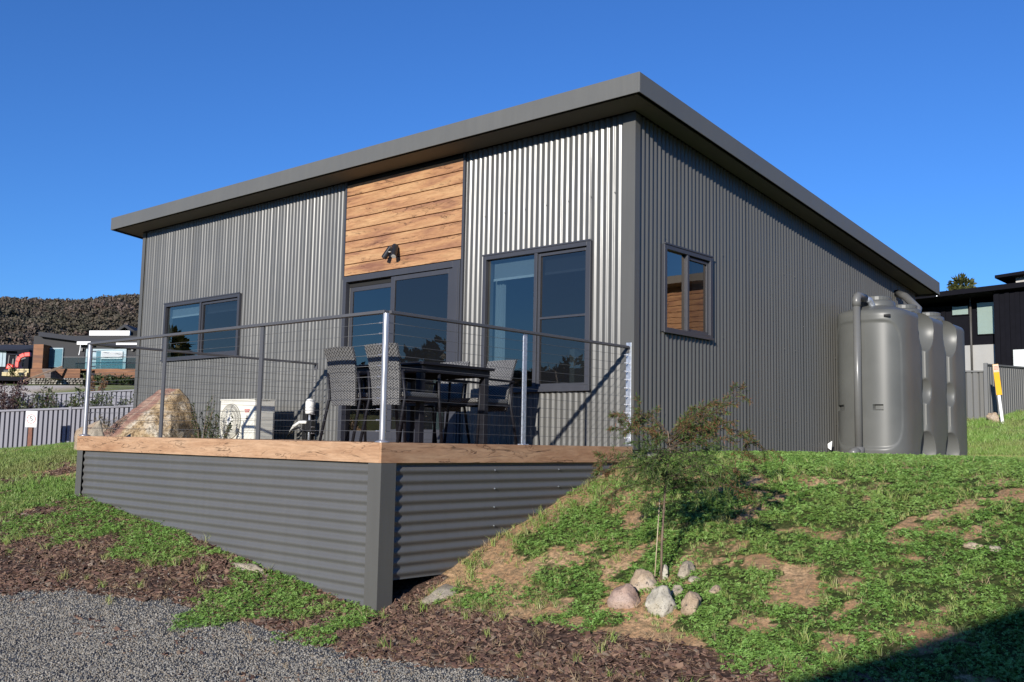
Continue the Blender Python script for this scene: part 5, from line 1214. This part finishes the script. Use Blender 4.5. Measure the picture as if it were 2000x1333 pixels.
for i in range(len(ap)-1): 
    mb=MB(); mb.bar((ap[i][0],-.6,ap[i][1]),(ap[i+1][0],-.6,ap[i+1][1]),.26,.30); mb.build('arm' if i else 'dipper_arm',M_EXR,ex,bevel=.03)
mb=MB(); mb.bar((e_(47,703)[0],-.6,e_(47,703)[1]),(e_(57,700)[0],-.6,e_(57,700)[1]),.1,.12); mb.build('hydraulic_ram',M_BLACK,ex)
mb=MB(); mb.box(e_(17,0)[0],e_(35,0)[0],-.9,-.55,-.55,-.1); mb.box(e_(17,0)[0],e_(35,0)[0],.85,1.2,-.55,-.1); mb.build('track',M_BLACK,ex,bevel=.12)
# block retaining wall
bw_=empty('block_wall','stepped wall of pale yellow stone blocks below the red excavator','retaining wall',(-61.33,18.04,3.69),YAW); kk_=64/1934; M_YB=plain('yellow_sandstone',(.52,.43,.25),.9,var=.12,scale=1)
random.seed(9)
for r_,(ua,ub) in enumerate(((8,58),(8,58),(17,58),(17,58))):
    u=ua
    while u<ub-1:
        w_=min(random.uniform(9,13),ub-u); x0=(u-8)*kk_; x1=(u+w_-8)*kk_-.03; z0_=r_*.118*1.05-.05; mb=MB(); mb.box(x0,x1,-.3+.2*(r_>1),.3,z0_,z0_+.118); mb.build('block',M_YB,bw_,bevel=.02); u+=w_
shrub(-60.0,18.0,.75,.22,6,90,DG,'small cone shrub before the pale yellow block wall','garden_shrub','shrub',z=3.55,size=(.12,.25),seed=70)
shrub(-25.9,7.05,1.0,.38,12,520,[(.16,.07,.03),(.24,.11,.05),(.12,.07,.03)],'rusty brown round bush on the lawn before the distant timber-decked house','garden_shrub','bush',z=1.05,size=(.05,.10),seed=71)
for i,(u,l) in enumerate(((190,'leftmost dark garden shrub under the far deck boards'),(213,'middle dark garden shrub under the far deck boards'),(238,'third dark garden shrub under the far deck boards'),(258,'rightmost dark garden shrub under the far deck boards, by the cabin wall'))):
    p=Vector((-58.06,18.33,0))+Vector((math.cos(YAW),math.sin(YAW),0))*H2x(u)+Vector((math.sin(YAW),-math.cos(YAW),0))*.7
    shrub(p.x,p.y,.75,.6,8,260,DG,l,'garden_shrub','shrub',z=3.13+H2z(u,756),size=(.12,.25),group='dark shrubs under the distant deck',seed=80+i)

# ================================================================== HOUSE BEHIND THE BACK FENCE (right)
h3=empty('black_house','black clad two storey house behind the back fence at the right','house',(-5.5,25,1.3))
def wb(x0,x1,y0,y1,z0,z1,name,mat,par=None,bevel=0):
    mb=MB(); mb.box(x0+5.5,x1+5.5,y0-25,y1-25,z0-1.3,z1-1.3); return mb.build(name,mat,par or h3,bevel=bevel)
M_BLK=plain('black_cladding',(.008,.008,.011),.9,var=.1,spec=.06)
wb(-9,-3.32,25.1,34,1.2,4.70,'wall',M_BLK); wb(-4.43,-3.345,25.02,25.099,1.2,3.38,'rendered_wall',plain('pale_render',(.33,.325,.31),.8,var=.05,scale=3,bump=.1))
wb(-3.319,3.2,24.3,34,1.2,4.88,'wall',M_BLK)
for i in range(22):
    x=-3.28+i*.29; wb(x,x+.13,24.255,24.299,1.3,4.86,'cladding_batten',M_BLK)
for i in range(18):
    x=-8.6+i*.29; 
    if not(-4.9<x<-3.5): wb(x,x+.12,25.06,25.099,3.4,4.69,'cladding_batten',M_BLK)
mb=MB(); mb.hexa([(-9.5+5.5,-1.0,3.55),(3.6+5.5,-1.0,3.85+.75),(3.6+5.5,10,3.85+.75),(-9.5+5.5,10,3.55),(-9.5+5.5,-1.0,3.75),(3.6+5.5,-1.0,4.08+.75),(3.6+5.5,10,4.08+.75),(-9.5+5.5,10,3.75)]); 
def slab_roof(x0,x1,y0,y1,za,zb2,th,name,mat):
    mb=MB(); X0,X1=x0+5.5,x1+5.5; Y0,Y1=y0-25,y1-25
    mb.hexa([(X0,Y0,za-th-1.3),(X1,Y0,zb2-th-1.3),(X1,Y1,zb2-th-1.3),(X0,Y1,za-th-1.3),(X0,Y0,za-1.3),(X1,Y0,zb2-1.3),(X1,Y1,zb2-1.3),(X0,Y1,za-1.3)]); return mb.build(name,mat,h3,bevel=.01)
slab_roof(-9.6,3.8,24.0,34.5,4.86,5.34,.16,'roof',M_BLK)
mb=MB(); mb.tube([(-4.9+5.5,-1.02,3.78),(-4.9+5.5,-1.02,3.58)],.02,8); mb.build('gutter_spout',M_GALV,h3)
slab_roof(-3.62,4,25.6,33,5.66,6.2,.10,'upper_roof',M_BLK)
wb(-3.1,3.5,26.0,32.5,5.2,5.70,'upper_wall',plain('pale_panel',(.42,.40,.37),.7))
def h3win(x0,x1,z0,z1,yy=25.099):
    f=wb(x0,x1,yy-.05,yy,z0,z1,'window',M_BLK); wb(x0+.03,x1-.03,yy-.065,yy-.052,z0+.03,z1-.03,'pane',glass('pale_window_glass',(.5,.6,.6),4.0,.25) if 0 else M_H3G,f); return f
M_H3G=glass('bright_house_glass',(.80,.84,.82),.6,.02)
M_CURT=plain('white_curtain',(.6,.63,.61),.8,var=.03)
for (x0,x1,z0,z1) in ((-4.80,-4.26,4.36,4.68),(-4.04,-3.33,3.69,4.75)):
    f=wb(x0,x1,25.05,25.099,z0,z1,'window',M_BLK); wb(x0+.03,x1-.03,25.035,25.048,z0+.03,z1-.03,'curtain',M_CURT,f); 
    wb(x0+.03,x1-.03,25.025,25.030,z0+.03,z1-.03,'pane',M_H3G,f)
wb(-2.78,-2.3,24.20,24.25,1.9,3.1,'window',M_CURT)
mb=MB(); mb.tube([(-4.19+5.5,-.05,3.45),(-4.19+5.5,-.05,1.0)],.035,10); mb.build('downpipe',plain('dark_pipe',(.07,.065,.06),.5),h3,smooth=True)
mb=MB(); mb.tube([(-4.185+5.5,-.05,3.6),(-4.19+5.5,-.05,2.06)],.02,10); mb.build('downpipe',M_GALV,h3,smooth=True)
# ================================================================== FAR TREES
M_TREE=leafmat('dark_tree_leaf',[(.025,.040,.010),(.05,.065,.018),(.10,.10,.03),(.04,.05,.015)],trans=.15)
def tree(loc,H,R,n,label,seed,lobes=7,size=(.25,.55),mat=None,group=None,crown0=.35):
    random.seed(seed); e=empty('evergreen_tree',label,'tree',loc,0,group); mb=MB(); mb.tube([(0,0,-.5),(.05*H*.1,0,H*.5),(0,.02*H,H*.9)],[.03*H,.02*H,.005*H],8)
    Ls=[]
    for k in range(lobes):
        a=random.uniform(0,6.28); r=random.uniform(.1,.7)*R; z=H*random.uniform(crown0,.92); c=Vector((r*math.cos(a),r*math.sin(a),z)); Ls.append((c,R*random.uniform(.3,.55)*(1.15-z/H*.5))); mb.tube([(0,0,z*.7),c],[.01*H,.004*H],5)
    mb.build('trunk',M_BARK,e)
    def f(i):
        c,r=random.choice(Ls); d=rdir(); p=c+Vector((d.x,d.y,d.z*.9))*r*random.random()**.35; return p,d+rdir()*.6
    leaf_cloud(n,f,size,mat or M_TREE,'crown',e,.5); return e
tree((-13.4,54.2,1.5),9.3,2.1,5200,'dark evergreen tree showing above the black house roof',3,11,(.18,.38))
# trees across the road behind the camera: they are what the front windows mirror
for i,(x,y,H) in enumerate(((-34,-30,7),(-42,-26,8),(-28,-38,6.5),(-50,-34,9),(-22,-44,7),(-38,-46,9),(-58,-28,8))):
    tree((x,y,float(gz(np.array([x]),np.array([y]))[0])),H,2.6,1400,['low tree','rounded tree','short tree','broad tree','slim tree','tall tree','far tree'][i]+' across the road, mirrored in the cabin windows',30+i,9,(.35,.8),None,'trees across the road')
# ================================================================== HILLS AND FOREST
RR=np.array([150,200,260,330,420,520,620,720,800,860,910,980,1100,1400,2200.]); NA=360
az=np.linspace(0,2*np.pi,NA,endpoint=False)
ARR,AZZ=np.meshgrid(RR,az)
def hillh(r,a):
    x,y=r*np.cos(a),r*np.sin(a)
    top=92+12*(fbm(3+3*np.cos(a)*2,3+3*np.sin(a)*2,4)-.5)*2
    left=np.exp(-((np.angle(np.exp(1j*(a-2.75))))/.75)**2)
    H=top*(.42+.58*left)*np.where(np.abs(np.angle(np.exp(1j*(a-1.9))))<.4,.6,1)
    t=np.clip((r-190)/700,0,1); s=t*t*(3-2*t); fall=np.clip((r-920)/900,0,1)
    return 1.5+H*s*(1-.5*fall)+ (fbm(x/90,y/90,6)-.5)*18*np.clip((r-220)/200,0,1)
HZ=hillh(ARR,AZZ)
V=np.stack([ARR*np.cos(AZZ),ARR*np.sin(AZZ),HZ],-1).reshape(-1,3); ii=np.arange(NA*len(RR)).reshape(NA,len(RR)); nx2=np.roll(ii,-1,0)
Fq=np.stack([ii[:,:-1],ii[:,1:],nx2[:,1:],nx2[:,:-1]],-1).reshape(-1,4)
hm=plain('hill_scrub',(.10,.080,.058),.95,var=.4,scale=.05)
ho=bpy.data.objects.new('hills',npmesh('hills',V,Fq,[hm],True)); link(ho); ho['kind']='structure'
M_FOR=leafmat('forest_leaf',[(.045,.040,.030),(.095,.070,.052),(.14,.095,.075),(.070,.064,.042),(.18,.13,.11),(.055,.050,.038)],rough=.9,trans=0,island=.2,pos=.8,pscale=.012,pcol=(.075,.070,.045))
M_FTR=plain('forest_trunk',(.30,.27,.23),.9)
def forest_piece():
    mb=MB(); H=random.uniform(6.5,9.5); mb.mi=1
    for k in range(2):
        a=random.uniform(-1,1); mb.tube([(a,0,0),(a*.6+random.uniform(-.6,.6),0,H*.8)],[.16,.07],3,False)
    mb.mi=0
    Ls=[(Vector((random.uniform(-2,2),random.uniform(-2,2),H*random.uniform(.45,.95))),random.uniform(.9,1.8)) for _ in range(7)]
    for k in range(190):
        c,r=random.choice(Ls); p=c+rdir()*r*random.random()**.4; d=(rdir()+Vector((.3,-.5,.2))).normalized(); d=d.cross(rdir()).normalized()*random.uniform(.22,.5); s=d.cross(rdir()).normalized()*random.uniform(.16,.36); mb.add([p-d-s,p-d+s,p+d+s,p+d-s],[(0,1,2,3)])
    me=mb.mesh('forest_piece'); me.materials.append(M_FOR); me.materials.append(M_FTR); return vobj(me)
def forest(name,a0,a1,r0,r1,n,label):
    a=rng.uniform(a0,a1,n); r=np.sqrt(rng.uniform(r0**2,r1**2,n)); x,y=r*np.cos(a),r*np.sin(a)
    # height from the mesh itself
    ai=(a%(2*np.pi))/(2*np.pi)*NA; i0=np.floor(ai).astype(int)%NA; i1=(i0+1)%NA; fa=ai-np.floor(ai); j=np.clip(np.searchsorted(RR,r)-1,0,len(RR)-2); fr=(r-RR[j])/(RR[j+1]-RR[j])
    z=(HZ[i0,j]*(1-fr)+HZ[i0,j+1]*fr)*(1-fa)+(HZ[i1,j]*(1-fr)+HZ[i1,j+1]*fr)*fa
    return scatter(name,np.stack([x,y,z-.6],1),[forest_piece() for _ in range(9)],np.stack([rng.normal(0,.08,n),rng.normal(0,.08,n),rng.uniform(0,6.28,n)],1),rng.uniform(.5,1.25,n)**1.6*.85+.38,label)
forest('forest',2.52,3.0,240,925,19000,'dull brown and olive eucalypt forest covering the hill at the left')
forest('forest',3.0,4.5,300,925,12000,'forest on the hills across the valley')
# ================================================================== NEIGHBOURING CABINS (beside and behind the camera)
def neighbour(name,label,loc,rz,L_,W_,H_,ov=.5,timber_face=True):
    """matching cabin: long side along local x, timber boards on the -y face"""
    e=empty(name,label,'house',loc,rz); mb=MB(); mb.box(0,L_,.03,W_,0,H_); mb.build('wall',M_TRIM,e)
    z=.2; k=0
    while z<H_-.02:
        mb=MB(); t=min(z+.149,H_); mb.add([(x,y,zz) for x in (0,L_) for (y,zz) in ((.029,z),(-.0,z+.004),(-.004,t-.006),(.029,t))],[(0,1,2,3),(7,6,5,4),(0,4,5,1),(1,5,6,2),(2,6,7,3),(3,7,4,0)]); mb.build('timber_board',M_BOARD if timber_face else M_TRIM,e); z+=.1525
    mb=MB(); mb.hexa([(-ov,-ov,H_),(L_+ov,-ov,H_),(L_+ov,W_+ov,H_-.5),(-ov,W_+ov,H_-.5),(-ov,-ov,H_+.2),(L_+ov,-ov,H_+.2),(L_+ov,W_+ov,H_-.3),(-ov,W_+ov,H_-.3)]); mb.build('roof',M_FASC,e,bevel=.005)
    return e
neighbour('neighbour_cabin','timber boarded cabin right of the lawn, mirrored in the small side window',(4.8,14.6,.2),0,9,6,4.1)
# the cabin behind the camera whose roof throws the shade over the lower right of the bank
neighbour('shade_cabin','grey cabin standing behind the viewpoint, shading the foot of the bank',(7.64,-9.58,-1.6),-math.pi/2-.2055,13,7,3.62,ov=.25)
# bucket at the very bottom of the view, in the shade
bk=MB(); bk.lathe([(.085,0),(.10,.07),(.106,.075),(.106,.085),(.098,.086),(.095,.07),(.08,.012),(.01,.012)],(0,0,0),28)
bo=bk.build('bucket',plain('pale_blue_plastic',(.40,.50,.62),.4),smooth=True); bo.location=(3.385,-3.43,gs(3.385,-3.43)-.01); tag(bo,'pale blue bucket rim in the shade at the bottom edge','bucket')
